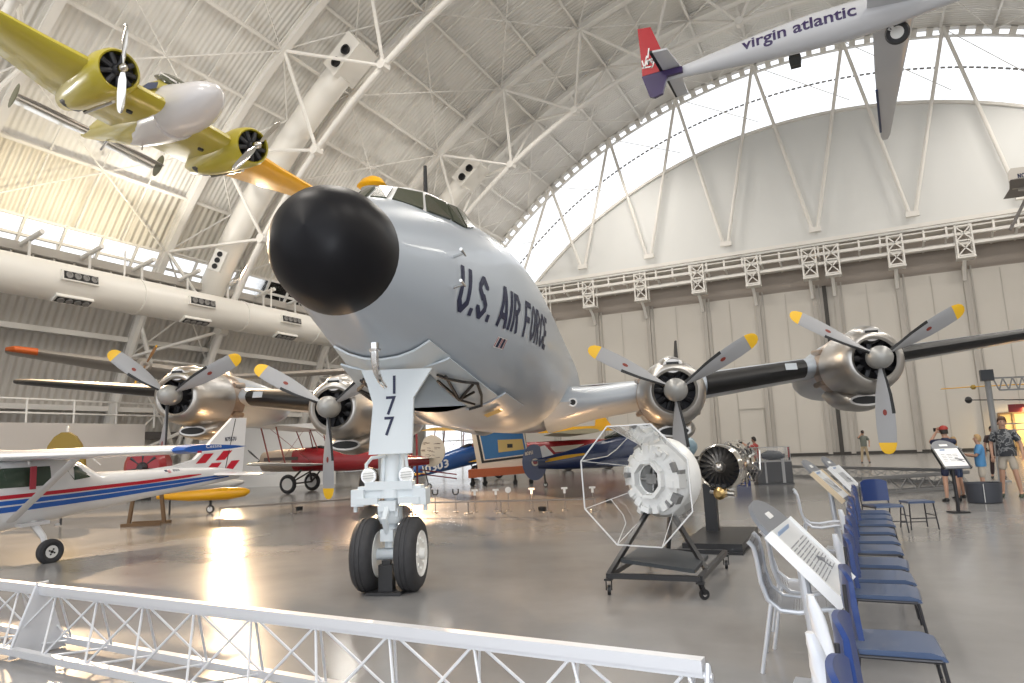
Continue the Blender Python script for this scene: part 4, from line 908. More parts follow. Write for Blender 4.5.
q = MB(); q.add([cside(-2.9, 1.38), cside(-3.05, 1.38), cside(-3.05, 1.45), cside(-2.9, 1.45)], [(0, 1, 2, 3)], 0)
for k in range(3): q.add([cside(-2.97, 1.385 + .024 * k, .009), cside(-3.05, 1.385 + .024 * k, .009), cside(-3.05, 1.397 + .024 * k, .009), cside(-2.97, 1.397 + .024 * k, .009)], [(0, 1, 2, 3)], 1)
q.add([cside(-2.9, 1.41, .009), cside(-2.97, 1.41, .009), cside(-2.97, 1.45, .009), cside(-2.9, 1.45, .009)], [(0, 1, 2, 3)], 2); q.build('flag_decal', [white_paint, cred, navy], cf, 0)
q = MB(); strokes(q, 'N7557U', lambda u, v: cside(-3.12 - u, 1.40 + v), .045, t=.2); q.build('side_number', navy, cf, 0)
# fin with dorsal fairing, rudder, checkers
FY = .055
def finpt(x, z, s, off=.0):
    return Vector((x, s * (FY * interp(z, [1.2, 2.6], [1.2, .7]) + off), z))
fp = [(-1.9, 1.42), (-3.35, 1.52), (-3.85, 1.62), (-4.95, 2.60), (-5.42, 2.60), (-5.28, 1.25), (-5.15, 1.1), (-4.0, 1.2)]
q = MB(); q.loft([[finpt(x, z, 1) for x, z in fp], [finpt(x, z, -1) for x, z in fp]]); fn_ = q.build('tail_fin', cwhite, ct, 20)
for (x0, z0, w_, h_, k) in ((-3.98, 1.52, .28, .22, .24), (-4.55, 1.56, .28, .22, .24), (-4.22, 1.29, .30, .21, .22), (-4.82, 1.30, .26, .22, .22)):
    for s in (1, -1):
        q = MB(); q.add([finpt(x0 + .12, z0, s, .012), finpt(x0 - w_ + .12, z0, s, .012), finpt(x0 - w_ - k + .12, z0 + h_, s, .012), finpt(x0 - k + .12, z0 + h_, s, .012)], [(0, 1, 2, 3)])
        q.build('checker_patch', cred, fn_, 0)
q = MB(); strokes(q, 'N7557U', lambda u, v: finpt(-4.72 - u * .9, 2.02 + v, 1, .012), .10, t=.17); q.build('fin_number', navy, fn_, 0)
q = MB(); q.bar(finpt(-4.72, 1.3, 1, .012), finpt(-5.05, 2.58, 1, .012), .012); q.build('rudder_gap', seam, fn_, 0)
MB().loft([foil_ring(-4.25 - abs(y) * .12, -5.25, 1.22, y, .09) for y in (-1.55, -1.4, -.7, 0, .7, 1.4, 1.55)]).build('tailplane', cwhite, ct, 40)
# wing, blue tips, struts
WZ = lambda y: 1.95 + .018 * abs(y)
ys = [-4.86, -4, -2.6, -1.3, 0, 1.3, 2.6, 4, 4.86]
wg = MB().loft([foil_ring(interp(abs(y), [0, 2.6, 5], [.72, .72, .42]), interp(abs(y), [0, 2.6, 5], [-.92, -.92, -.72]), WZ(y), y, .13) for y in ys]).build('wing', cwhite, ct, 40)
for s in (1, -1):
    q = MB(); q.loft([foil_ring(lerp(.44, .36, k), lerp(-.74, -.86, k), WZ(4.9) + .01 * k, s * (4.84 + .2 * k), .14 - .04 * k) for k in (0, .5, .85, 1.0)]); tp = q.build('wing_tip', cblue, ct, 40)
    if s > 0:
        q = MB(); vs_, fs_, wd_ = text_mesh('Cessna'); q.add([Vector((-.04 - p.x * .30 / wd_, 5.052, WZ(5) + .015 + p.y * .055)) for p in vs_], fs_); q.add([Vector((x, 5.052, z)) for x, z in ((.08, WZ(5) - .03), (-.75, WZ(5) - .012), (-.75, WZ(5) - .028), (.08, WZ(5) - .055))], [(0, 1, 2, 3)]); q.add([Vector((x, 5.053, z)) for x, z in ((.12, WZ(5) - .02), (.04, WZ(5) - .02), (.04, WZ(5) - .055), (.12, WZ(5) - .055))], [(0, 1, 2, 3)], 1); q.build('tip_lettering', [white_paint, cred], tp, 0)
    q = MB(); q.loft([[Vector((.38 + dx, s * y, z + dz)) for dx, dz in ((-.09, 0), (-.04, .025), (.05, .025), (.09, 0), (.05, -.025), (-.04, -.025))] for y, z in ((.52, .80), (2.35, 1.91))]); q.build('wing_strut', cwhite, ct, 40)
    q = MB(); q.tube([(-.05, s * .42, .70), (-.03, s * .8, .47), (0, s * .98, .225)], [.07, .055, .045], 8); q.box((0, s * .45, .70), (.5, .3, .06)); lg = q.build('gear_leg', cwhite, ct, 40)
    q = MB(); q.lathe([(-.05, .10), (-.08, .17), (-.06, .215), (0, .228), (.06, .215), (.08, .17), (.05, .10)], (0, s * 1.08, .228), (0, 1, 0), 30, 0, caps=False); q.lathe([(-.06, .1), (-.05, .02), (.05, .02), (.065, .05), (.06, .112)], (0, s * 1.08, .228), (0, 1, 0), 24, 1); q.lathe([(.05, .03), (.075, .025)], (0, s * 1.08, .228), (0, s, 0), 10, 2)
    for k in range(4): a = k * math.pi / 2 + .5; q.lathe([(.05, .018), (.07, .016)], (.05 * math.cos(a), s * 1.08, .228 + .05 * math.sin(a)), (0, s, 0), 8, 2)
    q.build('wheel', [tyre, white_hub, boot_black], lg, 40)
q = MB(); q.tube([(1.55, 0, .66), (1.55, 0, .25)], .035, 8); q.build('nose_gear_leg', cwhite, ct)
q = MB(); q.lathe([(-.05, .08), (-.07, .13), (0, .19), (.07, .13), (.05, .08)], (1.55, 0, .19), (0, 1, 0), 24, 0); q.build('nose_wheel', tyre, ct, 40)
simple_prop((2.2, 0, .98), .9, (20, 200), [cwhite, cwhite], ct, .13, .12)
q = MB(); q.loft([[Vector((.14, .60, z)), Vector((.04, .60, z)), Vector((.04, .63, z)), Vector((.14, .63, z))] for z in (1.34, 1.76)]); q.build('red_streamer', mat('faded_red_cloth', (.42, .05, .07), .7), ct, 0)
q = MB(); q.lathe([(0, .03), (.06, .02)], (.25, .75, 1.86), (0, 0, -1), 8); q.lathe([(0, .04), (.04, .05), (.05, .01)], (-.5, .40, .62), (0, .3, -1), 8); q.build('vent_cup', cwhite, ct)
# ================================================================ other aircraft on the hall floor
cream = mat('cream_fabric', (0.66, 0.60, 0.50), .5)
tan = mat('tan_metal', (0.36, 0.29, 0.23), .4, metal=.2, noise=.15, nscale=4)
dark_red = mat('dark_red_dope', (0.30, 0.012, 0.018), .35, coat=.3)
royal = mat('royal_blue_paint', (0.012, 0.075, 0.27), .35, coat=.3)
navy_paint = mat('navy_fuselage_paint', (0.012, 0.03, 0.11), .3, coat=.4)
chrome_y = mat('chrome_yellow_paint', (0.78, 0.42, 0.01), .4)
olive = mat('olive_gold_fabric', (0.30, 0.20, 0.03), .6)
def wheel(mb, c, r, w_=.16, m0=0, m1=1, ax=(0, 1, 0)):
    mb.lathe([(-w_ * .4, r * .6), (-w_ * .5, r * .8), (0, r), (w_ * .5, r * .8), (w_ * .4, r * .6)], c, ax, 24, m0, caps=False); mb.lathe([(-w_ * .42, r * .62), (-w_ * .3, .02), (w_ * .3, .02), (w_ * .42, r * .62)], c, ax, 20, m1)
def biplane(t, L, body, front, wingm, finm, upz=2.6, loz=1.05, span=4.2, chord_=1.4, wr=.36, tail_up=0.0, prop_ang=30):
    """parts of an old tail-wheel biplane, x forward, standing on z=0"""
    x1 = L * .32; xt = -L * .66
    MB().loft(body_rings([(x1 * .35, 1.45, .48, .52), (0, 1.46, .48, .54), (xt * .3, 1.36, .40, .48), (xt * .7, 1.12 + tail_up * .5, .24, .30), (xt, .95 + tail_up, .06, .16)], 24, 2.4)).build('fuselage', body, t, 45)
    MB().loft(body_rings([(x1, 1.42, .28, .28), (x1 * .97, 1.42, .44, .44), (x1 * .7, 1.44, .50, .50), (x1 * .35, 1.45, .485, .525)], 24, 2.2)).build('cowl', front, t, 45)
    q = MB(); q.loft(body_rings([(.1, 1.95, .28, .05), (-.25, 1.98, .26, .07), (-.75, 1.9, .22, .05)], 16)); q.build('cockpit', boot_black, t, 45)
    for z, sh in ((upz, .35), (loz, -.1)):
        MB().loft([foil_ring(chord_ * .5 + sh - (.25 if abs(y) > span * .96 else 0), -chord_ * .5 + sh + (.3 if abs(y) > span * .96 else 0), z + .04 * abs(y), y, .1) for y in (-span, -span * .95, -span * .5, 0, span * .5, span * .95, span)]).build('wing', wingm, t, 45)
    q = MB()
    for s in (-1, 1):
        for xo in (-.35, .35): q.tube([(xo - .1, s * span * .72, loz + .12), (xo + .35, s * span * .72, upz + .1)], .035, 6); q.tube([(xo, s * .4, 1.85), (xo + .3, s * .55, upz)], .03, 6)
        q.tube([(-.1, s * .45, loz + .1), (.3, s * span * .7, upz)], .012, 4); q.tube([(.3, s * .5, upz), (-.1, s * span * .7, loz + .12)], .012, 4)
    q.build('wing_strut', mat('red_wood_strut', (.20, .03, .02), .4), t)
    zt = .95 + tail_up
    q = MB(); n = 16; q.loft([[Vector((xt - .1 + .62 * math.cos(a) * (1 if math.cos(a) < 0 else .8), y, zt + .42 + .68 * math.sin(a))) for a in [j * 2 * math.pi / n for j in range(n)]] for y in (-.03, .03)]); fin = q.build('tail_fin', finm, t, 30)
    MB().loft([foil_ring(xt + .75, xt - .25 + .15 * abs(y) / 1.5, zt + .12, y, .07) for y in (-1.5, -1.35, 0, 1.35, 1.5)]).build('tailplane', wingm, t, 40)
    dg_ = mat('dark_gear', (.08, .075, .07), .5)
    for s in (-1, 1):
        q = MB(); q.tube([(.5, s * .35, 1.0), (.75, s * .95, wr)], .05, 8); q.tube([(-.1, s * .35, 1.0), (.75, s * .95, wr)], .035, 6); q.tube([(.75, 0, wr), (.75, s * .95, wr)], .035, 8); lg = q.build('gear_leg', dg_, t)
        q = MB(); wheel(q, (.75, s * 1.0, wr), wr); q.build('wheel', [tyre, white_hub], lg, 40)
    q = MB(); q.tube([(xt + .3, 0, zt - .1), (xt + .05, 0, .1)], .03, 6); lg = q.build('tail_leg', dg_, t)
    q = MB(); wheel(q, (xt + .03, 0, .12), .12, .07); q.build('tail_wheel', [tyre, white_hub], lg, 40)
    simple_prop((x1 + .12, 0, 1.42), 1.15, (prop_ang, prop_ang + 180), [boot_black, boot_black], t, .18, .1)
    return fin, xt, zt
YAW0 = 0.457
# red and cream biplane with a signed cream rudder, behind the nose wheel
t = thing('biplane', 'red and cream biplane with brown cowl parked behind the inner propeller and nose gear', 'airplane', (-21.9, 24.0, 0), math.radians(192))
fin, xt, zt = biplane(t, 8.3, dark_red, tan, mat('white_wing_fabric', (.66, .655, .64), .5), cream, 2.75, 1.2, 4.3, 1.5, .42, .25, 62)
q = MB(); random.seed(3)
for k in range(26):
    u, v = random.uniform(-.45, .30), random.uniform(-.30, .38); L = random.uniform(.08, .22)
    for s in (-1, 1): q.bar((xt - .1 + u, s * .034, zt + .42 + v), (xt - .1 + u + L, s * .034, zt + .42 + v + random.uniform(-.03, .03)), .006, .018)
q.build('rudder_signature', mat('ink', (.12, .07, .06), .6), fin, 0)
q = MB(); 
for z_ in (.62, .80): q.bar((xt + .8, -.9, z_), (xt - .9, -.9, z_ - .25), .04, .05)
q.bar((xt + .95, -.9, .05), (xt + .95, -.9, 2.4), .07); q.bar((xt + 1.2, -.9, .05), (xt + 1.2, -.9, 2.2), .07); q.build('red_bracing_frame', mat('red_frame_paint', (.22, .03, .04), .5), t, 0)
q = MB(); strokes(q, 'NEW', lambda u, v: Vector((1.6 - u, -.50, 1.55 + v * .5)), .22) if False else q.box((1.45, -.49, 1.52), (1.7, .04, .14)); q.box((1.45, .49, 1.52), (1.7, .04, .14)); q.build('cowl_stripe', mat('dark_brown_paint', (.07, .05, .045), .4), t, 0)
# blue trainer with yellow wings
t = thing('biplane', 'blue trainer biplane numbered 10303 with yellow wings in front of the bright doorway', 'airplane', (-18.5, 32.7, -.08), math.radians(68))
t.rotation_euler = (0, math.radians(-7), math.radians(68))
fin, xt, zt = biplane(t, 7.6, royal, royal, chrome_y, chrome_y, 2.75, 1.1, 4.6, 1.3, .36, .1, 20)
q = MB()
for s in (1,): strokes(q, '10303', lambda u, v: Vector((-3.6 + u * 1.35, -.262 - u * .115, .98 + u * .11 + v)) , .40, t=.2)
strokes(q, '10303', lambda u, v: Vector((-1.5 - u * 1.25, .42 - u * .045, 1.2 - u * .10 + v)), .34, t=.2); q.build('side_number', white_paint, t, 0)
# big blue and cream tail section standing on an orange trolley
t = thing('tail_section', 'tall cream and blue airplane tail section on a low orange trolley', 'airplane tail', (-14.3, 27.5, 0), math.radians(26))
q = MB(); q.prism([(-1.02, .58), (-1.35, 2.7), (1.1, 2.7), (1.25, .72)], lambda u, v, w_: Vector((u, w_, v)), -.12, .12); bd = q.build('panel', cream, t, 20)
q = MB(); q.prism([(-.86, .98), (-1.14, 2.66), (1.08, 2.66), (1.22, 1.16)], lambda u, v, w_: Vector((u, w_, v)), -.128, .128); q.build('black_border', boot_black, bd, 0)
q = MB(); q.prism([(-.76, 1.09), (-1.02, 2.62), (1.05, 2.62), (1.20, 1.26)], lambda u, v, w_: Vector((u, w_, v)), -.133, .133); q.build('cream_line', cream, bd, 0)
q = MB(); q.prism([(-.71, 1.14), (-.96, 2.60), (-.2, 2.60), (-.05, 2.3), (1.0, 2.3), (1.16, 1.31)], lambda u, v, w_: Vector((u, w_, v)), -.138, .138); q.build('blue_field', mat('mid_blue_paint', (.02, .13, .32), .4), bd, 0)
q = MB(); q.prism([(-.1, 1.42), (-.12, 1.98), (.98, 1.98), (1.05, 1.52)], lambda u, v, w_: Vector((u, w_, v)), -.143, .143); q.build('gold_panel', mat('gold_panel_paint', (.50, .36, .12), .5), bd, 0)
q = MB(); q.box((.42, 0, 1.70), (.24, .30, .17)); q.build('latch_opening', boot_black, bd, 0)
q = MB(); q.prism([(-1.45, .36), (-1.45, .72), (1.5, .82), (1.5, .50)], lambda u, v, w_: Vector((u, w_, v)), -.5, .5); tr = q.build('trolley_bed', mat('orange_brown_paint', (.42, .10, .03), .5), t, 20)
for x_ in (-1.3, -.75, .6, 1.3):
    q = MB(); q.tube([(x_, -.38, .40), (x_, -.38, .1)], .05, 8); wheel(q, (x_, -.38, .1), .1, .06); q.build('trolley_leg', boot_black, t, 40)
    q = MB(); q.tube([(x_, .38, .40), (x_, .38, .1)], .05, 8); wheel(q, (x_, .38, .1), .1, .06); q.build('trolley_leg', boot_black, t, 40)
# navy racer whose tail shows left of the octagonal case
t = thing('racing_airplane', 'navy blue airplane with rounded tail and pale blue nose behind the octagonal case', 'airplane', (-8.3, 26.45, 0), math.radians(17))
MB().loft(body_rings([(-3.4, .95, .10, .22), (-2.4, 1.02, .22, .34), (-1, 1.2, .38, .52), (.4, 1.38, .46, .62), (1.4, 1.42, .46, .56)], 24, 2.3)).build('fuselage', navy_paint, t, 45)
MB().loft(body_rings([(1.4, 1.42, .46, .56), (2.3, 1.40, .42, .46), (2.7, 1.38, .30, .32), (2.85, 1.38, .1, .1)], 24, 2.2)).build('cowl', mat('pale_blue_paint', (.26, .38, .46), .3, coat=.3), t, 45)
q = MB(); n = 20; q.loft([[Vector((-3.55 + .5 * math.cos(a), y, 1.0 + .72 * math.sin(a))) for a in [j * 2 * math.pi / n for j in range(n)]] for y in (-.05, .05)]); fin = q.build('tail_fin', navy_paint, t, 30)
q = MB(); strokes(q, 'NC851', lambda u, v: Vector((-3.92 + u * .8, -.056, 1.28 + v + u * .12)), .14, t=.2); q.build('fin_number', cream, fin, 0); q = MB(); q.lathe([(0, .15), (.006, .15)], (-3.52, -.052, 1.0), (0, -1, 0), 20, 0); q.lathe([(.007, .09), (.009, .09)], (-3.52, -.052, 1.0), (0, -1, 0), 16, 1); q.build('fin_marking', [cream, dark_red], fin, 0)
q = MB(); q.prism([(-3.2, 1.05), (-3.3, 1.62), (-3.12, 1.66), (-2.75, 1.25), (-2.9, 1.08)], lambda u, v, w_: Vector((u, w_, v)), -.07, .07); q.build('white_flash', white_paint, fin, 0)
q = MB(); q.loft([[Vector((x, -interp(x, [-3.4, -2.4, -1, .4], [.1, .22, .38, .46]) * 1.015, z0)), Vector((x, -interp(x, [-3.4, -2.4, -1, .4], [.1, .22, .38, .46]) * 1.015, z1))] for x, z0, z1 in ((-3.1, .98, 1.10), (-2.3, 1.10, 1.24), (-1.5, 1.22, 1.30))], closed=False, c0=False, c1=False); q.build('yellow_stripe', chrome_y, t, 0)
MB().loft([foil_ring(.9, -.9, 1.95 if False else .95, y, .13) for y in (-4.3, -4, 0, 4, 4.3)]).build('wing', navy_paint, t, 40)
MB().loft([foil_ring(-2.9, -3.6, 1.08, y, .08) for y in (-1.4, 0, 1.4)]).build('tailplane', navy_paint, t, 40)
q = MB(); q.loft(body_rings([(.6, 2.02, .22, .05), (0, 2.08, .30, .18), (-.7, 1.85, .22, .05)], 16)); q.build('canopy', dark_glass, t, 45)
for s in (-1, 1):
    q = MB(); q.tube([(.6, s * .8, .95), (.7, s * .9, .3)], .05, 8); lg = q.build('gear_leg', mat('dark_gear', (.08, .075, .07), .5), t)
    q = MB(); wheel(q, (.7, s * .95, .3), .3); q.build('wheel', [tyre, white_hub], lg, 40)
q = MB(); q.tube([(-3.2, 0, .8), (-3.15, 0, .12)], .04, 6); lg = q.build('tail_leg', mat('dark_gear', (.08, .075, .07), .5), t)
q = MB(); wheel(q, (-3.15, 0, .1), .1, .06); q.build('tail_wheel', [tyre, white_hub], lg, 40)
q = MB(); q.loft(body_rings([(2.5, .98, .05, .05), (2.2, .92, .22, .2), (1.2, .92, .26, .24), (.2, .95, .12, .12)], 16)); q.build('yellow_scoop', chrome_y, t, 45)
# red and yellow plane far back
t = thing('airplane', 'far red airplane with yellow fins against the end wall beyond the navy tail', 'airplane', (-16.9, 41.8, 0), math.radians(27))
MB().loft(body_rings([(-2.6, 1.45, .2, .45), (-1, 1.3, .4, .62), (1, 1.25, .5, .7), (3, 1.3, .45, .6), (4, 1.3, .2, .25)], 20, 2.6)).build('fuselage', dark_red, t, 45)
MB().loft([foil_ring(1.4, -1.2, 2.35, y, .12) for y in (-6.0, -5.6, 0, 5.6, 6.0)]).build('wing', mat('pale_straw_paint', (.50, .45, .30), .5), t, 40)
q = MB(); q.box((1.2, 0, 2.62), (6.0, .5, .34)); q.build('yellow_boom', chrome_y, t, 20)
for x_ in (-.8, 2.4): q = MB(); q.prism([(x_ - .5, 2.75), (x_ - .4, 3.4), (x_ + .1, 3.5), (x_ + .6, 2.75)], lambda u, v, w_: Vector((u, w_, v)), -.05, .05); q.build('tail_fin', chrome_y, t, 20)
q = MB(); q.prism([(-1.1, 1.55), (1.1, 1.65), (.2, 1.25), (-.8, 1.2)], lambda u, v, w_: Vector((u, w_ - .60, v)), -.02, .02); q.build('cream_flash', cream, t, 0)
for x_ in (0, 2.6):
    for s in (-1, 1):
        q = MB(); q.tube([(x_, 0, 1.0), (x_, s * .5, .35)], .06, 6); lg = q.build('gear_leg', dark_metal, t)
        q = MB(); wheel(q, (x_, s * .55, .35), .35); q.build('wheel', [tyre, white_hub], lg, 40)
# silver wing with an orange tip above the outer engine
t = thing('silver_airplane', 'hanging silver airplane with orange wing tip behind the outer engine', 'airplane', (-29.6, 24.6, 5.6), math.radians(-25))
silv = mat('dull_silver_paint', (.42, .38, .34), .35, metal=.5)
ob = Vector((-29.6, 24.6, 5.6)); Mi = Matrix.Rotation(math.radians(25), 3, 'Z')
tipw = Mi @ (Vector((-33.17, 17.12, 6.69)) - ob); 
st_ = []
for k in range(7):
    f = k / 6; c0 = Vector((0, -.6, .1)).lerp(tipw, f); ch = lerp(4.6, 2.3, f); st_.append((c0, ch))
q = MB(); rings = []
for c0, ch in st_ + [(tipw + Vector((.02, -.28, .04)), 1.2)]:
    rings.append([p + Vector((c0.x, 0, 0)) for p in foil_ring(ch * .5, -ch * .5, c0.z, c0.y, .15)])
q.loft(rings).build('wing', silv, t, 45)
q = MB(); q.loft([[p + Vector((c0.x, 0, 0)) for p in foil_ring(ch * .5 + .03, ch * .12, c0.z, c0.y, .34)] for c0, ch in ((st_[5][0].lerp(st_[6][0], .35), 2.62), (tipw, 2.3), (tipw + Vector((.02, -.3, .04)), 1.2))]); q.build('orange_tip', mat('orange_tip_paint', (.65, .13, .02), .4), t, 45)
MB().loft(body_rings([(3.6, -.3, .05, .05), (3.0, -.3, .5, .5), (1, -.2, .75, .8), (-2, -.1, .6, .65), (-5, .1, .15, .2)], 24)).build('fuselage', silv, t, 50)
MB().loft([foil_ring(1.1, -1.1, .1 + .09 * y, y, .15) for y in (.3, 3, 6, 7.6)]).build('wing', silv, t, 45)
mm = Mi @ (Vector((-28.75, 20.41, 6.06)) - ob)
q = MB(); q.loft([[p + Vector((mm.x - .3, mm.y, mm.z)) for p in r] for r in body_rings([(0, 0, .2, .2), (-.3, 0, .36, .36), (-1.2, 0, .3, .3)])]); q.build('engine_nacelle', silv, t, 45)
simple_prop(mm + Vector((0, 0, 0)), 1.0, (25, 205), [silv, mat('brown_blade', (.25, .13, .05), .5), chrome_y], t, .16, .1, tip=1)
# olive-gold rudder and red cowl behind the light plane's wing
t = thing('vintage_airplane', 'olive-gold rounded airplane tail with a white pole behind the striped light plane', 'airplane', (-19.6, 11.6, 0), math.radians(22))
q = MB(); n = 18; q.loft([[Vector((.68 * math.cos(a) * (1.05 if math.sin(a) < 0 else .92), y, 1.55 + 1.0 * math.sin(a))) for a in [j * 2 * math.pi / n for j in range(n)]] for y in (-.04, .04)]); q.build('tail_fin', olive, t, 30)
q = MB(); q.tube([(0, .06, .9), (0, .06, 2.72)], .025, 6); q.tube([(.85, .3, 1.6), (-.1, .12, 2.45)], .02, 6); q.build('white_pole', white_paint, t)
MB().loft(body_rings([(-.4, 1.2, .06, .2), (-2, 1.25, .28, .4), (-3.6, 1.3, .42, .5), (-4.4, 1.3, .42, .45)], 20, 2.4)).build('fuselage', cream, t, 45)
q = MB(); q.loft(body_rings([(-4.4, 1.3, .46, .50), (-5.1, 1.3, .42, .45), (-5.2, 1.3, .2, .2)], 20)); q.build('cowl', dark_red, t, 45)
MB().loft([foil_ring(-2.6, -3.9, 1.0, y, .12) for y in (-3.5, -3.3, 0, 3.3, 3.5)]).build('wing', mat('brown_fabric', (.28, .21, .13), .6), t, 40)
for s in (-1, 1):
    q = MB(); q.tube([(-3.6, s * .3, 1.0), (-3.9, s * .75, .33)], .04, 6); lg = q.build('gear_leg', dark_metal, t)
    q = MB(); wheel(q, (-3.9, s * .8, .33), .33); q.build('wheel', [tyre, white_hub], lg, 40)
q = MB(); q.tube([(0, 0, 1.1), (0, 0, .03)], .03, 6); q.build('tail_skid', dark_metal, t)
for i in (0,):
    t2 = thing('radial_engine', 'dark red engine cowl on a brown stand seen under the light plane wing', 'engine', (-16.9, 12.2, 0), math.radians(-60))
    q = MB(); q.lathe([(-.3, .2), (-.28, .5), (.2, .55), (.35, .42), (.36, .2)], (0, 0, 1.5), (1, 0, 0), 24, 0); radial(q, (.4, 0, 1.5), .42, 7, 1); q.build('cowl', [dark_red, dark_metal], t2, 40)
    q = MB(); q.bar((-.3, -.5, .04), (-.3, .5, .04), .08); q.bar((.3, -.5, .04), (.3, .5, .04), .08); q.bar((0, -.45, .05), (0, -.3, 1.2), .08); q.bar((0, .45, .05), (0, .3, 1.2), .08); q.box((0, 0, 1.0), (.5, .8, .08)); q.build('stand', mat('brown_wood', (.16, .09, .04), .6), t2, 0)
# amber float with a small black tail wheel, past the light plane's tail
t = thing('seaplane_float', 'yellow float on a black castor past the tail of the striped light plane', 'float', (-17.6, 15.2, 0), math.radians(26))
MB().loft(body_rings([(.85, .62, .03, .05), (.7, .60, .16, .13), (.2, .58, .22, .19), (-1.0, .55, .20, .16), (-2.0, .55, .05, .06)], 24)).build('hull', orange_y, t, 50)
q = MB(); q.tube([(-.35, 0, .5), (-.35, 0, .16)], .04, 8); wheel(q, (-.35, 0, .13), .13, .08); q.tube([(-1.6, 0, .5), (-1.6, 0, .0)], .03, 6); q.build('castor', [tyre, white_hub], t, 40)
# long pale float lying on blocks under the biplane's wing
t = thing('seaplane_float', 'long pale float with dark keel lying beneath the wing of the red and cream biplane', 'float', (-26.3, 20.6, 0), math.radians(20))
MB().loft(body_rings([(2.8, .62, .05, .06), (2.2, .55, .28, .22), (0, .5, .34, .28), (-2.4, .52, .26, .2), (-3.2, .6, .04, .05)], 24)).build('hull', mat('pale_float_paint', (.58, .56, .53), .3, coat=.3), t, 50)
q = MB(); q.box((-.2, 0, .2), (4.6, .2, .12)); 
for x_ in (-1.8, 1.4): q.box((x_, 0, .09), (.3, .7, .18))
q.build('keel_block', boot_black, t, 0)
# rotor blade and ball weight reaching in at the right edge
t = thing('rotorcraft', 'thin yellow rotor blade reaching in from the right edge in front of the end wall', 'rotorcraft', (6.9, 29.5, 0))
o_ = Vector((6.9, 29.5, 0))
q = MB(); q.loft([[Vector(p) - o_ + Vector((0, a, b)) for a, b in ((-.07, 0), (0, .02), (.07, 0), (0, -.02))] for p in ((3.29, 32.82, 3.29), (4.2, 31.95, 3.26), (5.67, 30.64, 3.17), (6.9, 29.5, 3.1))]); q.build('rotor_blade', chrome_y, t, 20)
q = MB(); q.lathe([(-.1, .02), (-.05, .09), (.05, .09), (.1, .02)], Vector((4.28, 31.9, 3.24)) - o_, (1, 0, 0), 10); q.build('blade_weight', olive, t)
q = MB(); q.tube([Vector((4.24, 33.29, 2.8)) - o_, Vector((6.9, 29.9, 2.5)) - o_], .02, 6); q.lathe([(-.14, .02), (-.1, .1), (0, .14), (.1, .1), (.14, .02)], Vector((4.24, 33.29, 2.8)) - o_, (0, 0, 1), 16); q.build('ball_boom', boot_black, t)
q = MB(); q.tube([(0, 0, 3.1), (0, 0, .9)], .05, 8); q.loft(body_rings([(-1.2, .9, .3, .4), (0, 1.0, .45, .5), (1.6, .9, .1, .2)])); q.box((0, 0, .2), (1.2, 1.2, .4)); q.build('cabin', dark_red, t, 40)
# ================================================================ barriers
alu = mat('silver_truss_paint', (0.62, 0.63, 0.66), .35, metal=.3)
grey_truss = mat('grey_truss_paint', (0.20, 0.20, 0.20), .5)
def barrier(t, A, B, h, w_, step, mt, r=.035, rod=.009, zf=.055, sf=0.0, sr=0.0):
    """low triangular lattice rail from A to B (local), one top chord and two at the foot"""
    A, B = Vector(A), Vector(B); d = (B - A); L = d.length; d.normalize(); nrm = Vector((-d.y, d.x, 0)); Z_ = Vector((0, 0, 1))
    def P(s, side, z): return A + d * s + nrm * side + Z_ * z
    q = MB(); q.bar(P(0, 0, h), P(L, 0, h), r * 2.1, r * 1.8); q.bar(P(0, 0, h - r * 1.2), P(L, 0, h - r * 1.2), r * 1.5, r * .8); q.build('top_chord', mt, t, 0)
    for s in (-1, 1): q = MB(); q.bar(P(0, s * w_, zf), P(L, s * w_, zf), r * 2, r * 1.6); q.build('foot_chord', mt, t, 0)
    n = int(L / step); q = MB(); off = (L - n * step) / 2
    for k in range(n + 1):
        s = off + k * step; T = P(s, 0, h - r)
        q.tube([T - d * .02, P(s + sf, -w_, zf)], rod, 6); q.tube([T + d * .02, P(s + sr, w_, zf)], rod, 6)
        if k > 0: q.tube([T - d * .02, P(s - step + sf, -w_, zf)], rod, 6)
        if k < n: q.tube([T + d * .03, P(s + step + sr, w_, zf)], rod, 6); q.tube([P(s + sf, -w_, zf), P(s + step + sr, w_, zf)], rod, 6)
    q.build('lattice', mt, t, 40)
    return P, L
t = thing('truss_barrier', 'long white triangular truss barrier across the near floor', 'barrier', (-10.2, 3.985, 0))
P, L = barrier(t, (0, 0, 0), (9.42, -.43, 0), .56, .21, .62, alu, .034, .0095, zf=.08, sf=.2, sr=-.13)
q = MB(); s0 = 3.52; q.prism([(-.05, .55), (.05, .55), (.235, -.02), (-.235, -.02)], lambda u, v, w_: P(s0 + w_ + .0, u, v + .03), -.008, .008); q.tube([P(s0, -.235, .06), P(s0, -.04, .61), P(s0, .05, .61)], .012, 8); q.build('joint_plate', alu, t, 20)
q = MB(); q.tube([P(L + .02, -.22, .02), P(L + .02, 0, .56), P(L + .02, .22, .02), P(L + .02, -.22, .02)], .014, 6); q.lathe([(0, .022), (.04, .018)], P(L, 0, .51), (1, 0, 0), 10); q.build('end_frame', alu, t, 40)
t = thing('truss_barrier', 'grey triangular truss barrier running back to the glass case before the end wall', 'barrier', (-3.25, 31.0, 0)); barrier(t, (0, 0, 0), (5.95, -6.6, 0), .44, .26, .66, grey_truss, .04, .012)
t = thing('truss_barrier', 'grey triangular truss barrier ending beside the dark bin and tilted sign', 'barrier', (2.75, 24.1, 0)); barrier(t, (0, -.6, 0), (-2.75, -3.3, 0), .44, .26, .66, grey_truss, .04, .012)
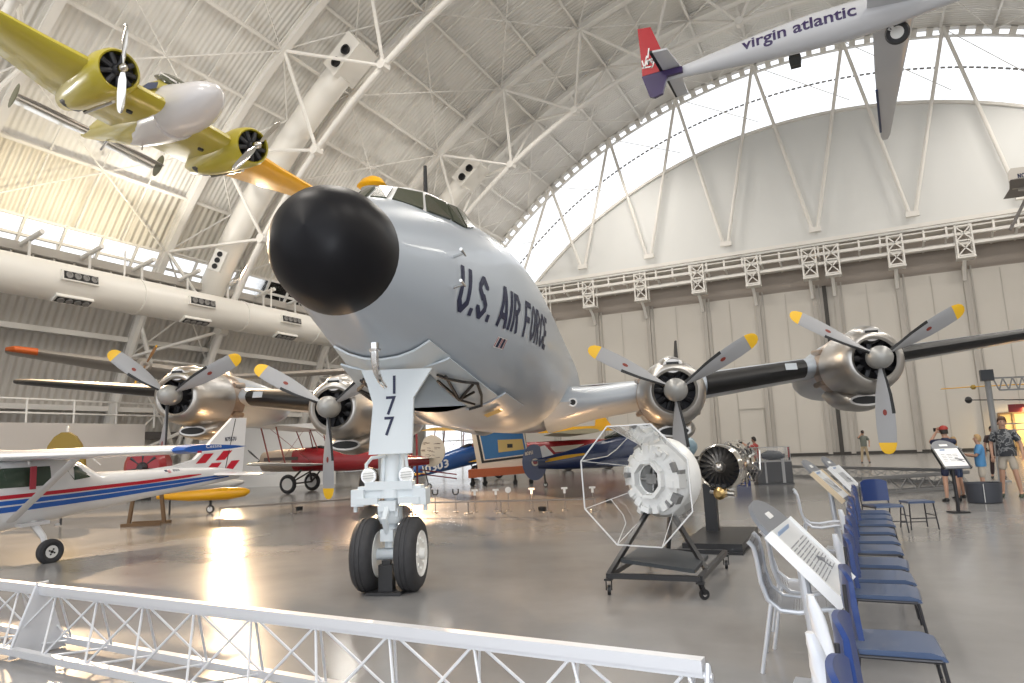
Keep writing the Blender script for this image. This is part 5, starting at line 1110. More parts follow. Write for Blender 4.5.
# low cable rail behind the nose wheel with its little posts
rail_m = mat('dull_steel_rail', (.30, .27, .25), .35, metal=.6)
pts = [(-15.9, 13.67), (-13.48, 16.68), (-10.58, 15.2), (-5.91, 16.29)]
t = thing('floor_rail', 'thin low steel rail on small posts stretched across the floor behind the nose wheel', 'barrier', (-13.48, 16.68, 0)); o_ = Vector((-13.48, 16.68, 0))
q = MB()
for a, b in zip(pts[:-1], pts[1:]): q.tube([Vector((*a, .30)) - o_, Vector((*b, .30)) - o_], .022, 6)
q.build('rail', rail_m, t)
for i, (a, f) in enumerate([(0, 0), (0, .5), (1, 0), (1, .45), (2, 0), (2, .32), (2, .5), (2, .75), (2, 1)]):
    b = a + 1; p = Vector((*pts[a], 0)).lerp(Vector((*pts[min(b, 3)], 0)), f) - o_
    q = MB(); q.tube([p, p + Vector((0, 0, .33))], .018, 6); q.lathe([(0, .12), (.02, .11), (.03, .02)], p, (0, 0, 1), 14); q.build('post', rail_m, t)
for i, (f, kind) in enumerate([(.05, 0), (.17, 0), (.28, 1), (.40, 1), (.47, 2), (.60, 1), (.78, 1), (.93, 1)]):
    p = Vector((*pts[2], 0)).lerp(Vector((*pts[3], 0)), f) + Vector((.1, .55, 0))
    s_ = thing('marker_post', ['short post with a black U-shaped top on the floor behind the rail', 'short post with a white T-shaped top on the floor behind the rail', 'short post with a round white top on the floor behind the rail'][kind], 'post', p, .457, 'little marker posts behind the rail')
    q = MB(); q.tube([(0, 0, .0), (0, 0, .46)], .012, 6); q.lathe([(0, .08), (.015, .07)], (0, 0, 0), (0, 0, 1), 12); q.build('stem', rail_m, s_)
    q = MB()
    if kind == 0: q.tube([(-.07, 0, .60), (-.07, 0, .5), (-.035, 0, .46), (.035, 0, .46), (.07, 0, .5), (.07, 0, .60)], .018, 6)
    elif kind == 1: q.box((0, 0, .55), (.16, .03, .05)); q.box((0, 0, .48), (.06, .03, .12))
    else: q.lathe([(-.02, .08), (.02, .08)], (0, 0, .54), (0, 1, 0), 20)
    q.build('head', boot_black if kind == 0 else white_paint, s_, 30)
# ================================================================ cut-open engine in its clear octagonal case on a castor trolley
black_frame = mat('black_frame_paint', (.018, .018, .02), .35)
acrylic = glass('clear_acrylic', (.985, .985, .98), .02); edge_m = mat('white_acrylic_edge', (.72, .72, .72), .2, spec=.8)
ivory = mat('white_engine_enamel', (.80, .80, .78), .35, noise=.04, nscale=20); grey_cast = mat('grey_casting', (.30, .30, .30), .4, metal=.6, noise=.2, nscale=20)
t = thing('engine_exhibit', 'white cutaway engine in a clear octagonal acrylic shroud on a black castor trolley', 'engine exhibit', (-2.1, 8.3, 0)); o_ = Vector((-2.1, 8.3, 0))
FL, FR, BR, BL = [Vector(p) - o_ for p in ((-2.59, 7.43, .21), (-1.61, 7.49, .21), (-1.65, 9.29, .21), (-2.63, 9.25, .21))]
q = MB()
for a, b in ((FL, FR), (FR, BR), (BR, BL), (BL, FL)): q.bar(a, b, .055)
fr = q.build('trolley_frame', black_frame, t, 0)
q = MB(); q.add([Vector(p) - o_ for p in ((-2.50, 7.62, .36), (-1.66, 7.50, .30), (-1.68, 8.35, .32), (-2.52, 8.6, .38))], [(0, 1, 2, 3)]); q.add([Vector(p) - o_ for p in ((-2.50, 7.62, .32), (-1.66, 7.50, .26), (-1.68, 8.35, .28), (-2.52, 8.6, .34))], [(3, 2, 1, 0)])
q.f += [[0, 1, 5, 4], [1, 2, 6, 5], [2, 3, 7, 6], [3, 0, 4, 7]]; q.m += [0] * 4; q.build('tray', mat('slate_tray', (.035, .04, .045), .5), t, 0)
for i, (c, sw) in enumerate(((FL, .4), (FR, -.9), (BR, .2), (BL, .9))):
    q = MB(); a_ = Vector((math.cos(sw), math.sin(sw), 0)); f_ = Vector((-a_.y, a_.x, 0)); w0 = Vector((c.x, c.y, .055)) + f_ * .035
    q.lathe([(-.016, .03), (-.018, .052), (0, .056), (.018, .052), (.016, .03)], w0, a_, 20, 0); q.lathe([(-.019, .022), (.019, .022)], w0, a_, 12, 1)
    for s in (-1, 1): q.bar(Vector((c.x, c.y, .17)) + a_ * .03 * s, w0 + a_ * .03 * s, .012, .03)
    q.box((c.x, c.y, .17), (.08, .08, .02)); q.build('castor', [boot_black, chrome], fr, 30)
ec = Vector((-2.19, 8.52, 1.2)) - o_; oc = Vector((-2.34, 7.77, 1.16)) - o_
q = MB(); q.bar(FL, ec + Vector((-.16, .1, -.30)), .05); q.bar(FR.lerp(BR, .25), ec + Vector((.02, .05, -.35)), .05); q.bar(BL.lerp(BR, .3) + Vector((0, -.2, 0)), ec + Vector((0, .35, -.25)), .05); q.build('support_strut', black_frame, t, 0)
ax = Vector((-.42, -.88, -.02)).normalized(); ux = Vector((0, 0, 1)) - ax * ax.z; ux.normalize(); vx = ax.cross(ux)
q = MB(); q.lathe([(.22, .17), (.24, .30), (.16, .44), (.10, .47), (-.10, .48), (-.18, .44), (-.20, .2)], ec, ax, 40, 0, caps=False)
for k in range(16):
    a = 2 * math.pi * k / 16 + .1; dd = ux * math.cos(a) + vx * math.sin(a); tt = ax.cross(dd)
    q.box(ec + ax * .22 + dd * .31, (.035, .085, .20), Matrix((ax, tt, dd)).transposed(), 0)
eng = q.build('engine_drum', ivory, t, 40)
q = MB(); 
for k in range(8):
    a = 2 * math.pi * k / 8; dd = ux * math.cos(a) + vx * math.sin(a); tt = ax.cross(dd); q.box(ec + ax * .27 + dd * .205, (.09, .17, .045), Matrix((ax, tt, dd)).transposed(), 0)
q.lathe([(.02, .21), (.02, .01)], ec, ax, 8, 1); q.box(ec + ax * .12, (.2, .16, .12), Matrix((ax, vx, ux)).transposed(), 1); q.tube([ec + ax * .2 - vx * .16, ec + ax * .2 + vx * .16], .022, 8, 1); q.tube([ec + ax * .2 - ux * .14, ec + ax * .15 + ux * .14], .018, 8, 1)
q.build('core_ring', [ivory, grey_cast], eng, 0)
random.seed(8)
for k in range(14):
    q = MB(); a = random.uniform(0, 6.28); dd = ux * math.cos(a) + vx * math.sin(a); tt = ax.cross(dd); q.box(ec + ax * random.uniform(.16, .26) + dd * random.uniform(.32, .45), (random.uniform(.06, .12), random.uniform(.05, .14), random.uniform(.04, .1)), Matrix((ax, tt, dd)).transposed(), random.choice((0, 0, 1))); q.build('engine_fitting', [ivory, grey_cast], eng, 0)
for s in (-1, 1): q = MB(); q.lathe([(0, .03), (.06, .03)], ec + ux * .46 + vx * .07 * s + ax * .1, ux, 10); q.build('filler_cap', ivory, eng, 40)
q = MB(); q.box(ec - vx * .38 + ax * .2 - ux * .02, (.14, .16, .16), Matrix((ax, vx, ux)).transposed(), 0); q.build('engine_fitting', [ivory, grey_cast], eng, 0)
# octagonal funnel: big ring in front, small ring at the drum; one clear facet each
axo = (oc - ec).normalized(); uo = Vector((0, 0, 1)); uo = (uo - axo * uo.dot(axo)).normalized(); vo = axo.cross(uo)
big = [oc + (uo * math.cos(R_(22.5 + 45 * k)) + vo * math.sin(R_(22.5 + 45 * k))) * .74 for k in range(8)]; small = [ec + axo * .12 + (uo * math.cos(R_(22.5 + 45 * k)) + vo * math.sin(R_(22.5 + 45 * k))) * .42 for k in range(8)]
q = MB()
for k in range(8): q.add([big[k], big[(k + 1) % 8], small[(k + 1) % 8], small[k]], [(0, 1, 2, 3)])
sh = q.build('acrylic_shroud', acrylic, t, 0)
q = MB()
for k in range(8): q.bar(big[k], big[(k + 1) % 8], .014); q.bar(big[k], small[k], .007)
p0, p1 = big[1], big[2]
for k in (0, 2):
    m_ = big[k].lerp(small[k], .55); n_ = big[(k + 1) % 8].lerp(small[(k + 1) % 8], .35); c_ = (m_ + n_) / 2 - axo * .08; q.tube([big[(k + 1) % 8], n_.lerp(c_, .5), c_, m_], .006, 5)
q.build('shroud_edge', edge_m, sh, 0)
# ================================================================ turbofan on a pedestal
t = thing('turbofan_engine', 'silver turbofan engine with dark fan blades on a black pedestal', 'jet engine', (-2.1, 11.7, 0)); o_ = Vector((-2.1, 11.7, 0))
q = MB(); q.loft([[Vector(p) - o_ + Vector((0, 0, z)) for p in ((-2.47, 10.45, 0), (-1.62, 10.5, 0), (-1.66, 12.55, 0), (-2.55, 12.5, 0))] for z in (.03, .14)]); q.box((0.0, -.2, .015), (1.0, 2.2, .03)); q.build('pedestal_base', black_frame, t, 0)
pb = Vector((-2.30, 12.0, .13)) - o_; q = MB(); q.box(pb + Vector((0, 0, .38)), (.2, .16, .80)); q.box(pb + Vector((.1, .2, .74)), (.4, .6, .06)); q.build('pedestal_post', black_frame, t, 0)
fc = Vector((-2.08, 11.85, 1.18)) - o_; ax = Vector((-.20, -.98, -.04)).normalized(); ux = Vector((0, 0, 1)); ux = (ux - ax * ux.dot(ax)).normalized(); vx = ax.cross(ux)
q = MB(); q.lathe([(.05, .335), (.08, .355), (.04, .375), (-.25, .375), (-.3, .34), (-.3, .32), (.05, .335)], fc, ax, 40, 0, caps=False); fcase = q.build('fan_case', polished, t, 40)
q = MB(); q.lathe([(.12, .01), (.10, .05), (.04, .085), (-.05, .10)], fc, ax, 24, 0); sp = q.build('spinner', bare_metal, fcase, 40)
for k in range(20):
    a = 2 * math.pi * k / 20; rings = []
    for f, tw in ((.09, 25), (.2, 40), (.33, 58)):
        a2 = a + .22 * (f - .09) / .24; dd = ux * math.cos(a2) + vx * math.sin(a2); tt = ax.cross(dd); w_ = tt * math.cos(R_(tw)) + ax * math.sin(R_(tw)); n_ = w_.cross(dd); rings.append([fc - ax * .03 + dd * f + w_ * .045 * u + n_ * .004 * v for u, v in ((-1, 0), (0, 1), (1, 0), (0, -1))])
    q = MB(); q.loft(rings); q.build('fan_blade', mat('dark_titanium', (.16, .15, .14), .35, metal=.7), fcase, 30)
q = MB(); q.lathe([(-.15, .33), (-.16, .01)], fc, ax, 24, 1, caps=False); q.lathe([(-.3, .30), (-.5, .27), (-.8, .27), (-1.0, .22), (-1.15, .2)], fc, ax, 28, 0); random.seed(5)
for k in range(34):
    a = random.uniform(0, 6.28); s0, s1 = sorted((random.uniform(-1.05, -.25), random.uniform(-1.05, -.25))); r0 = random.uniform(.30, .385)
    pts_ = [fc + ax * lerp(s1, s0, j / 5) + (ux * math.cos(a + .5 * j / 5 * random.choice((-1, 1, 0))) + vx * math.sin(a)) * r0 for j in range(6)]; q.tube(pts_, random.uniform(.008, .018), 6, random.choice((0, 0, 1)))
for k in range(14):
    a = random.uniform(0, 6.28); dd = ux * math.cos(a) + vx * math.sin(a); q.box(fc + ax * random.uniform(-.9, -.3) + dd * .33, [random.uniform(.05, .14) for _ in range(3)], Matrix((ax, ax.cross(dd), dd)).transposed(), random.choice((0, 1)))
for k in range(4): q.lathe([(0, .395), (-.02, .395)], fc - ax * (.35 + .2 * k), ax, 30, 0, caps=False)
q.build('core', [polished, dark_metal], t, 30)
q = MB(); q.lathe([(-.05, .09), (.08, .10), (.12, .05)], fc + ux * -.42 + ax * .05, ax, 16, 0); q.box(fc - ux * .42 - ax * .2, (.3, .22, .18), None, 1); q.tube([fc - ux * .4 + vx * .2, fc - ux * .44 - vx * .2], .04, 8, 1); q.build('gearbox', [mat('brass', (.55, .38, .16), .3, metal=.9), polished], t, 30)
# ================================================================ blue chairs in a row
chair_blue = mat('royal_blue_vinyl', (.010, .034, .145), .32, coat=.25); seat_blue = mat('slate_blue_vinyl', (.045, .075, .15), .38, coat=.2); frame_dk = mat('dark_chair_frame', (.05, .05, .055), .35, metal=.7)
def make_chair(name, label):
    """faces +x; origin on the floor under the seat"""
    t = thing(name, label, 'chair')
    q = MB(); rings = []
    for i in range(9):
        y = lerp(-.225, .225, i / 8); e = 1 - abs(2 * i / 8 - 1) ** 6 * .25
        rings.append([Vector((-.21, y, .455)), Vector((.15, y, .455 + .006)), Vector((.215, y, .445 * (1 if e > .9 else .995))), Vector((.23, y, .42)), Vector((.21, y, .415)), Vector((-.21, y, .425))])
    q.loft(rings).build('seat', seat_blue, t, 30)
    q = MB(); rings = []
    for i in range(11):
        y = lerp(-.225, .225, i / 10); k = (2 * i / 10 - 1); tz = .86 - .045 * k ** 4; dx = .045 * k * k
        rings.append([Vector((-.21 - .0 + dx, y, .50)), Vector((-.225 + dx, y, .68)), Vector((-.235 + dx, y, tz)), Vector((-.26 + dx, y, tz)), Vector((-.26 + dx, y, .68)), Vector((-.24 + dx, y, .50))])
    q.loft(rings).build('backrest', chair_blue, t, 40)
    for s in (-1, 1):
        q = MB(); q.tube([(.20, s * .235, .42), (.26, s * .24, .012)], .011, 8); q.build('leg', frame_dk, t)
        q = MB(); q.tube([(-.20, s * .235, .42), (-.27, s * .24, .012)], .011, 8); q.build('leg', frame_dk, t)
        q = MB(); q.tube([(.20, s * .235, .42), (-.20, s * .235, .42), (-.235, s * .232, .52), (-.24, s * .228, .80)], .011, 8); q.build('side_frame', frame_dk, t)
    q = MB(); q.tube([(.235, -.24, .2), (.235, .24, .2)], .008, 6); q.tube([(-.245, -.24, .2), (-.245, .24, .2)], .008, 6); q.build('stretcher', frame_dk, t)
    return t
ch0 = make_chair('stacking_chair', 'blue chair, nearest of the row, at the bottom edge of the photo')
rows = [(2.75, None), (3.45, 'blue chair second from the near end of the row'), (4.69, 'blue chair third from the near end, beside the tilted grey sign'), (6.13, 'blue chair fourth in the row, its whole seat and dark legs clearly seen'), (6.75, 'blue chair fifth from the near end of the row'), (7.45, 'blue chair sixth from the near end of the row'), (8.3, 'blue chair seventh from the near end of the row'), (9.0, 'blue chair eighth from the near end of the row'), (9.8, 'blue chair ninth, fourth from the far end of the straight row'), (10.6, 'blue chair tenth, third from the far end of the straight row'), (11.3, 'blue chair eleventh, next to the last of the straight row'), (12.0, 'blue chair last of the straight row, beside the far tilted signs')]
for i, (y, lab) in enumerate(rows):
    if i == 0: ch0.location = (.08, y, 0)
    else: dup(ch0, (.08 if y < 10 else .11, y, 0), 0.0 + .04 * ((i * 7) % 5 - 2) / 2, lab)
    (ch0 if i == 0 else None)
for o in [o for o in bpy.data.objects if o.name.startswith('stacking_chair')]: o['group'] = 'blue chairs in the row'
dup(ch0, (.27, 13.2, 0), math.radians(-62), 'blue chair turned to face the camera at the far end of the row', 'blue chairs in the row')
# bare folding frame beside it
t = thing('folding_stool', 'low folding stool with dark tube frame beside the turned blue chair', 'stool', (.80, 13.7, 0), .35)
q = MB(); q.box((0, 0, .46), (.42, .36, .035)); q.build('seat', seat_blue, t, 0)
for sx in (-.19, .19):
    q = MB(); q.tube([(sx, -.16, .45), (sx * 1.15, -.2, .012)], .012, 6); q.tube([(sx, .16, .45), (sx * 1.15, .2, .012)], .012, 6); q.tube([(sx * 1.08, -.18, .24), (sx * 1.08, .18, .24)], .009, 6); q.build('leg', frame_dk, t)
q = MB(); q.tube([(-.2, -.18, .2), (.2, -.18, .2)], .009, 6); q.tube([(-.21, .19, .1), (.21, .19, .1)], .009, 6); q.build('stretcher', frame_dk, t)
# ================================================================ silver mesh armchairs
mesh_m = mat('perforated_steel', (.40, .41, .44), .4, metal=.4); silver_tube = mat('silver_tube', (.62, .64, .68), .3, metal=.4)
def perforated():
    nt = mesh_m.node_tree; b = nt.nodes['Principled BSDF']; tc = nt.nodes.new('ShaderNodeTexCoord'); v = nt.nodes.new('ShaderNodeTexVoronoi'); v.inputs['Scale'].default_value = 55; v.inputs['Randomness'].default_value = 0
    r = nt.nodes.new('ShaderNodeMath'); r.operation = 'GREATER_THAN'; r.inputs[1].default_value = .34
    nt.links.new(tc.outputs['Object'], v.inputs['Vector']); nt.links.new(v.outputs['Distance'], r.inputs[0]); mx = nt.nodes.new('ShaderNodeMapRange'); mx.inputs[3].default_value = 0.25; mx.inputs[4].default_value = 1
    nt.links.new(r.outputs[0], mx.inputs[0]); nt.links.new(mx.outputs[0], b.inputs['Alpha'])
perforated()
def mesh_chair(loc, rz, label):
    t = thing('mesh_chair', label, 'chair', loc, rz, 'silver mesh chairs')
    prof = [(-.30, .90), (-.265, .86), (-.25, .78), (-.235, .62), (-.20, .50), (-.12, .43), (.0, .42), (.18, .45), (.25, .45), (.28, .42)]
    q = MB(); q.loft([[Vector((x, y, z)) for y in (-.24, -.12, 0, .12, .24)] for x, z in prof], closed=False, c0=False, c1=False); sh = q.build('mesh_shell', mesh_m, t, 60)
    for s in (-1, 1):
        q = MB(); q.tube([(x, s * .25, z) for x, z in prof], .018, 8); q.build('side_tube', silver_tube, t)
        q = MB(); q.tube([(.2, s * .25, .44), (.26, s * .26, .0)], .014, 8); q.build('leg', silver_tube, t); q = MB(); q.tube([(-.18, s * .25, .48), (-.28, s * .26, .0)], .014, 8); q.build('leg', silver_tube, t)
    return t
mesh_chair((-.50, 6.25, 0), .12, 'silver perforated metal chair left of the near tilted sign')
mesh_chair((-.50, 5.62, 0), .06, 'silver perforated metal chair under the near tilted sign')
mesh_chair((-.56, 10.45, 0), .1, 'silver perforated metal chair left of the far tilted signs')
# ================================================================ tilted reading signs
sign_grey = mat('grey_sign_cap', (.16, .17, .19), .45); sign_white = mat('white_sign_edge', (.80, .80, .80), .35); sign_face = mat('pale_sign_print', (.62, .64, .66), .3); print_m = mat('grey_print', (.25, .26, .28), .5); blue_print = mat('pale_blue_print', (.30, .40, .58), .5)
def reading_sign(loc, yaw, tilt, L, W, h0, label, edge=None, face=None, cap=.24, stand=True, detail=True, sv=0.0):
    """slanted panel; local x runs down the slope, rounded cap at the high end, on one post"""
    t = thing('reading_sign', label, 'sign', (loc[0], loc[1], 0), yaw)
    c, s = math.cos(tilt), math.sin(tilt)
    def P(u, v, w_=0): return Vector((u * c + w_ * s, v, h0 - u * s + w_ * c))
    out = [(L, -W / 2), (L, W / 2), (0, W / 2)] + [(-cap * math.sin(math.pi * k / 10), W / 2 * math.cos(math.pi * k / 10)) for k in range(1, 10)] + [(0, -W / 2)]
    q = MB(); q.prism(out, lambda u, v, w_: P(u, v, w_), -.03, .0); board = q.build('board', sign_grey, t, 25)
    q = MB(); q.prism([(0.0, -W / 2 + .03), (L - .05, -W / 2 + .03), (L - .05, W / 2 - .03), (0.0, W / 2 - .03)], lambda u, v, w_: P(u, v, w_), .001, .006); fc_ = q.build('face_panel', face or sign_face, board, 0)
    for sd in (-1, 1): q = MB(); q.bar(P(0, sd * (W / 2), -.01), P(L, sd * (W / 2), -.01), .03, .07); q.build('side_edge', edge or sign_white, board, 0)
    q = MB(); random.seed(int(loc[1] * 10))
    for col in range(3):
        for k in range(12 if detail else 5):
            u = .16 + k * (L - .3) / (12 if detail else 5); v0 = -W / 2 + .09 + col * (W - .18) / 3; q.bar(P(u, v0, .008), P(u, v0 + (W - .22) / 3 * random.uniform(.7, 1), .008), .004, .008)
    q.build('text_lines', print_m, fc_, 0)
    q = MB(); q.bar(P(.05, -W / 2 + .12, .008), P(.05, W / 2 - .3, .008), .004, .05); q.build('title_band', blue_print, fc_, 0)
    q = MB(); q.prism([(L * .55, .02), (L * .62, .16), (L * .60, .24), (L * .52, .10)], lambda u, v, w_: P(u, v, w_), .007, .010); q.prism([(L * .50, .08), (L * .72, .20), (L * .73, .18), (L * .51, .06)], lambda u, v, w_: P(u, v, w_), .007, .010); q.build('airplane_drawing', sign_grey, fc_, 0)
    q = MB(); q.prism([(-.12, -.08), (-.12, .08), (-.07, .08), (-.07, -.08)], lambda u, v, w_: P(u, v, w_), .001, .005); q.build('cap_tag', sign_white, board, 0)
    if stand:
        q = MB(); q.tube([P(L * .45, sv, -.03), Vector((L * .45 * c + .02, sv, .25)), Vector((L * .45 * c, sv, .03))], .035, 10); q.box((L * .45 * c, sv, .015), (.3, .3, .03)); q.build('stand', silver_tube if stand == 1 else black_frame, t, 30)
    return t
reading_sign((-.565, 5.42), -.05, .81, .60, .90, 1.01, 'big tilted grey reading sign with white edges in front of the blue chairs', sv=-.32)
reading_sign((-.58, 11.2), -.12, .82, .56, .70, 1.115, 'tilted sign with white and tan edges over the far end of the blue chairs', edge=mat('tan_edge', (.62, .50, .34), .4))
reading_sign((-.42, 13.6), -.2, .85, .52, .6, 1.08, 'small white tilted sign farthest along the row of blue chairs')
reading_sign((1.60, 16.6), -1.17, .806, .52, .52, 1.26, 'tilted sign with dark frame in front of the visitors at the right', edge=black_frame, face=sign_white, stand=2, detail=False)
# white crumpled covers over the chair backs
cover = mat('white_plastic_cover', (.72, .74, .78), .2, coat=.4)
def cover_bag(loc, rz, seed, label, sc=1.0):
    random.seed(seed); q = MB(); rings = []
    for i in range(10):
        f = i / 9; z = .74 - f * .5; w_ = .022 + .02 * math.sin(math.pi * min(f * 1.2, 1)) + .012 * f
        rings.append([Vector((w_ * math.cos(a) * random.uniform(.75, 1.2) + .1 * f, .05 * (0.6 + f * .6) * math.sin(a) * random.uniform(.8, 1.15), z * sc)) for a in [j * 2 * math.pi / 14 for j in range(14)]])
    o = q.loft(rings).build('chair_cover', cover, None, 60); o.location = loc; o.rotation_euler = (0, 0, rz); return tag(o, label, 'cover', 'white plastic hoods behind the chair backs')
cover_bag((-.33, 4.42, 0), .2, 1, 'white plastic hood hanging below the low end of the near tilted sign')
cover_bag((-.27, 7.1, 0), .2, 2, 'white plastic hood behind the sixth blue chair')
cover_bag((-.27, 9.4, 0), .2, 3, 'white plastic hood below the far tilted signs')
cover_bag((-.30, 3.75, 0), .1, 4, 'white plastic hood nearest the bottom edge', .95)
# ================================================================ far right: bin, pole, display cases, doorway
t = thing('waste_bin', 'dark grey round bin with a pale stripe at the feet of the two children', 'bin', (2.43, 18.75, 0))
q = MB(); q.lathe([(0, .31), (.02, .33), (.42, .36), (.44, .36), (.44, .33), (.1, .30)], (0, 0, 0), (0, 0, 1), 32); q.build('tub', mat('dark_grey_plastic', (.055, .06, .075), .45), t, 40)
q = MB(); q.bar((-.04, -.362, .03), (-.04, -.375, .43), .012, .03); q.build('pale_strip', white_paint, t, 0)
t = thing('camera_pole', 'tall grey pole with a dark box on top and a lattice arm at the right', 'pole', (3.86, 25.85, 0))
q = MB(); q.tube([(0, 0, 0), (0, 0, 3.1)], .085, 12); q.lathe([(0, .25), (.03, .25)], (0, 0, 0), (0, 0, 1), 20); q.build('shaft', mat('grey_pole_paint', (.36, .36, .36), .4), t)
q = MB(); q.box((0, 0, 3.28), (.34, .3, .34)); q.build('box', mat('dark_grey_box', (.07, .075, .085), .5), t, 0)
q = MB(); A, B = Vector((.15, 0, 3.18)), Vector((2.6, 1.2, 3.18)); q.bar(A, B, .05); q.bar(A - Vector((0, 0, .38)) + (B - A) * .06, B - Vector((0, 0, .38)), .05)
for k in range(9): q.bar(A.lerp(B, k / 9), A.lerp(B, (k + .5) / 9) - Vector((0, 0, .38)), .03); q.bar(A.lerp(B, (k + .5) / 9) - Vector((0, 0, .38)), A.lerp(B, (k + 1) / 9), .03)
q.build('lattice_arm', mat('grey_pole_paint', (.36, .36, .36), .4), t, 0)
q = MB(); q.bar((0, 0, 1.75), (2.5, 1.2, 1.75), .04); q.bar((0, 0, 1.55), (2.5, 1.2, 1.55), .04); q.build('cross_bar', mat('grey_pole_paint', (.36, .36, .36), .4), t, 0)
# glass display case with grey plinth, and a blue bin next to it
t = thing('display_case', 'grey display case with clear top beside the blue bin before the end wall', 'case', (-2.75, 25.9, 0), .3)
q = MB(); q.box((0, 0, .42), (1.15, .8, .70)); q.box((.0, 0, .03), (1.2, .85, .06)); q.build('plinth', mat('mid_grey_laminate', (.13, .13, .135), .4), t, 0)
q = MB(); q.box((.28, -.405, .45), (.1, .02, .86)); q.box((-.3, -.405, .45), (.06, .02, .86)); q.build('pale_leg', mat('pale_metal', (.55, .55, .55), .4), t, 0)
q = MB()
for p in ((-.55, -.38), (.55, -.38), (.55, .38), (-.55, .38)): q.bar((p[0], p[1], .78), (p[0], p[1], 1.28), .02)
for z_ in (.79, 1.28): q.bar((-.55, -.38, z_), (.55, -.38, z_), .02); q.bar((-.55, .38, z_), (.55, .38, z_), .02); q.bar((-.55, -.38, z_), (-.55, .38, z_), .02); q.bar((.55, -.38, z_), (.55, .38, z_), .02)
q.build('case_frame', mat('pale_metal', (.55, .55, .55), .4), t, 0)
q = MB()
for a, b in (((-.55, -.38), (.55, -.38)), ((.55, -.38), (.55, .38)), ((.55, .38), (-.55, .38)), ((-.55, .38), (-.55, -.38))): q.add([(*a, .8), (*b, .8), (*b, 1.27), (*a, 1.27)], [(0, 1, 2, 3)])
q.build('case_glass', acrylic, t, 0)
q = MB(); q.loft(body_rings([(-.4, .98, .05, .06), (-.1, 1.0, .2, .18), (.3, .98, .16, .15), (.45, .95, .03, .04)], 16)); q.build('model', mat('dark_grey_box', (.07, .075, .085), .5), t, 40)
t = thing('storage_bin', 'bright blue bin standing left of the grey display case', 'bin', (-3.75, 25.45, 0), .3)
q = MB(); q.loft([[Vector((x * k, y * k, z)) for x, y in ((-.27, -.3), (.27, -.3), (.27, .3), (-.27, .3))] for z, k in ((0, .9), (.76, 1.0), (.78, 1.06), (.82, 1.06), (.82, .97), (.7, .95))], c1=True); q.build('tub', mat('bright_blue_plastic', (.012, .05, .28), .4), t, 0)
q = MB(); q.box((0, 0, .83), (.56, .62, .03)); q.build('lid', mat('bright_blue_plastic', (.012, .05, .28), .4), t, 0)
# lit gallery doorway in the end wall with a red fascia
mb = MB(); mb.box((11.6, WY - .05, 1.3), (4.6, .08, 2.6)); struct(mb.build('door_2', mat('warm_lit_gallery', (.62, .46, .22), .6), smooth=0))
mb = MB()
for x_ in (9.3, 10.15, 11.2, 12.6, 13.9): mb.box((x_, WY - .15, 1.3), (.14, .14, 2.6))
mb.box((11.6, WY - .15, 2.62), (4.7, .16, .14)); struct(mb.build('door_2_frame', mat('brown_frame', (.22, .14, .07), .5), smooth=0))
lamp('gallery_lamp', 'AREA', (11.4, WY - 1.6, 2.3), (11.4, WY, 1.2), 220, (1.0, .72, .34), 1.6)
o = MB().box((0, 0, 0), (4.2, .2, .55)).build('fascia_board', mat('deep_red_board', (.16, .01, .012), .5), None, 0); o.location = (11.9, WY - 1.0, 2.95); tag(o, 'deep red fascia board above the lit gallery doorway', 'board')
# ================================================================ visitors
def skin_body(name, verts, edges, radii, m, parent, root=0, sub=2):
    me = bpy.data.meshes.new(name); me.from_pydata([tuple(v) for v in verts], edges, []); o = bpy.data.objects.new(name, me); COL.objects.link(o)
    md = o.modifiers.new('Skin', 'SKIN'); md.use_smooth_shade = True; md.branch_smoothing = .6
    sv = me.skin_vertices[0].data
    for i, r in enumerate(radii):
        sv[i].radius = (r, r) if not isinstance(r, tuple) else r; sv[i].use_root = (i == root)
    ss = o.modifiers.new('Sub', 'SUBSURF'); ss.levels = sub; ss.render_levels = sub
    dg = bpy.context.evaluated_depsgraph_get(); me2 = bpy.data.meshes.new_from_object(o.evaluated_get(dg)); bpy.data.objects.remove(o); bpy.data.meshes.remove(me)
    me2.name = name; me2.materials.clear(); me2.materials.append(m); me2.polygons.foreach_set('use_smooth', [True] * len(me2.polygons))
    o2 = bpy.data.objects.new(name, me2); COL.objects.link(o2); o2.parent = parent; return o2
class Rig:
    def __init__(s): s.v = []; s.e = []; s.r = []
    def p(s, co, r, par=None):
        s.v.append(Vector(co)); s.r.append(r)
        if par is not None: s.e.append((par, len(s.v) - 1))
        return len(s.v) - 1
skin_a = mat('warm_skin', (.50, .29, .20), .5); skin_b = mat('tanned_skin', (.40, .22, .15), .5)
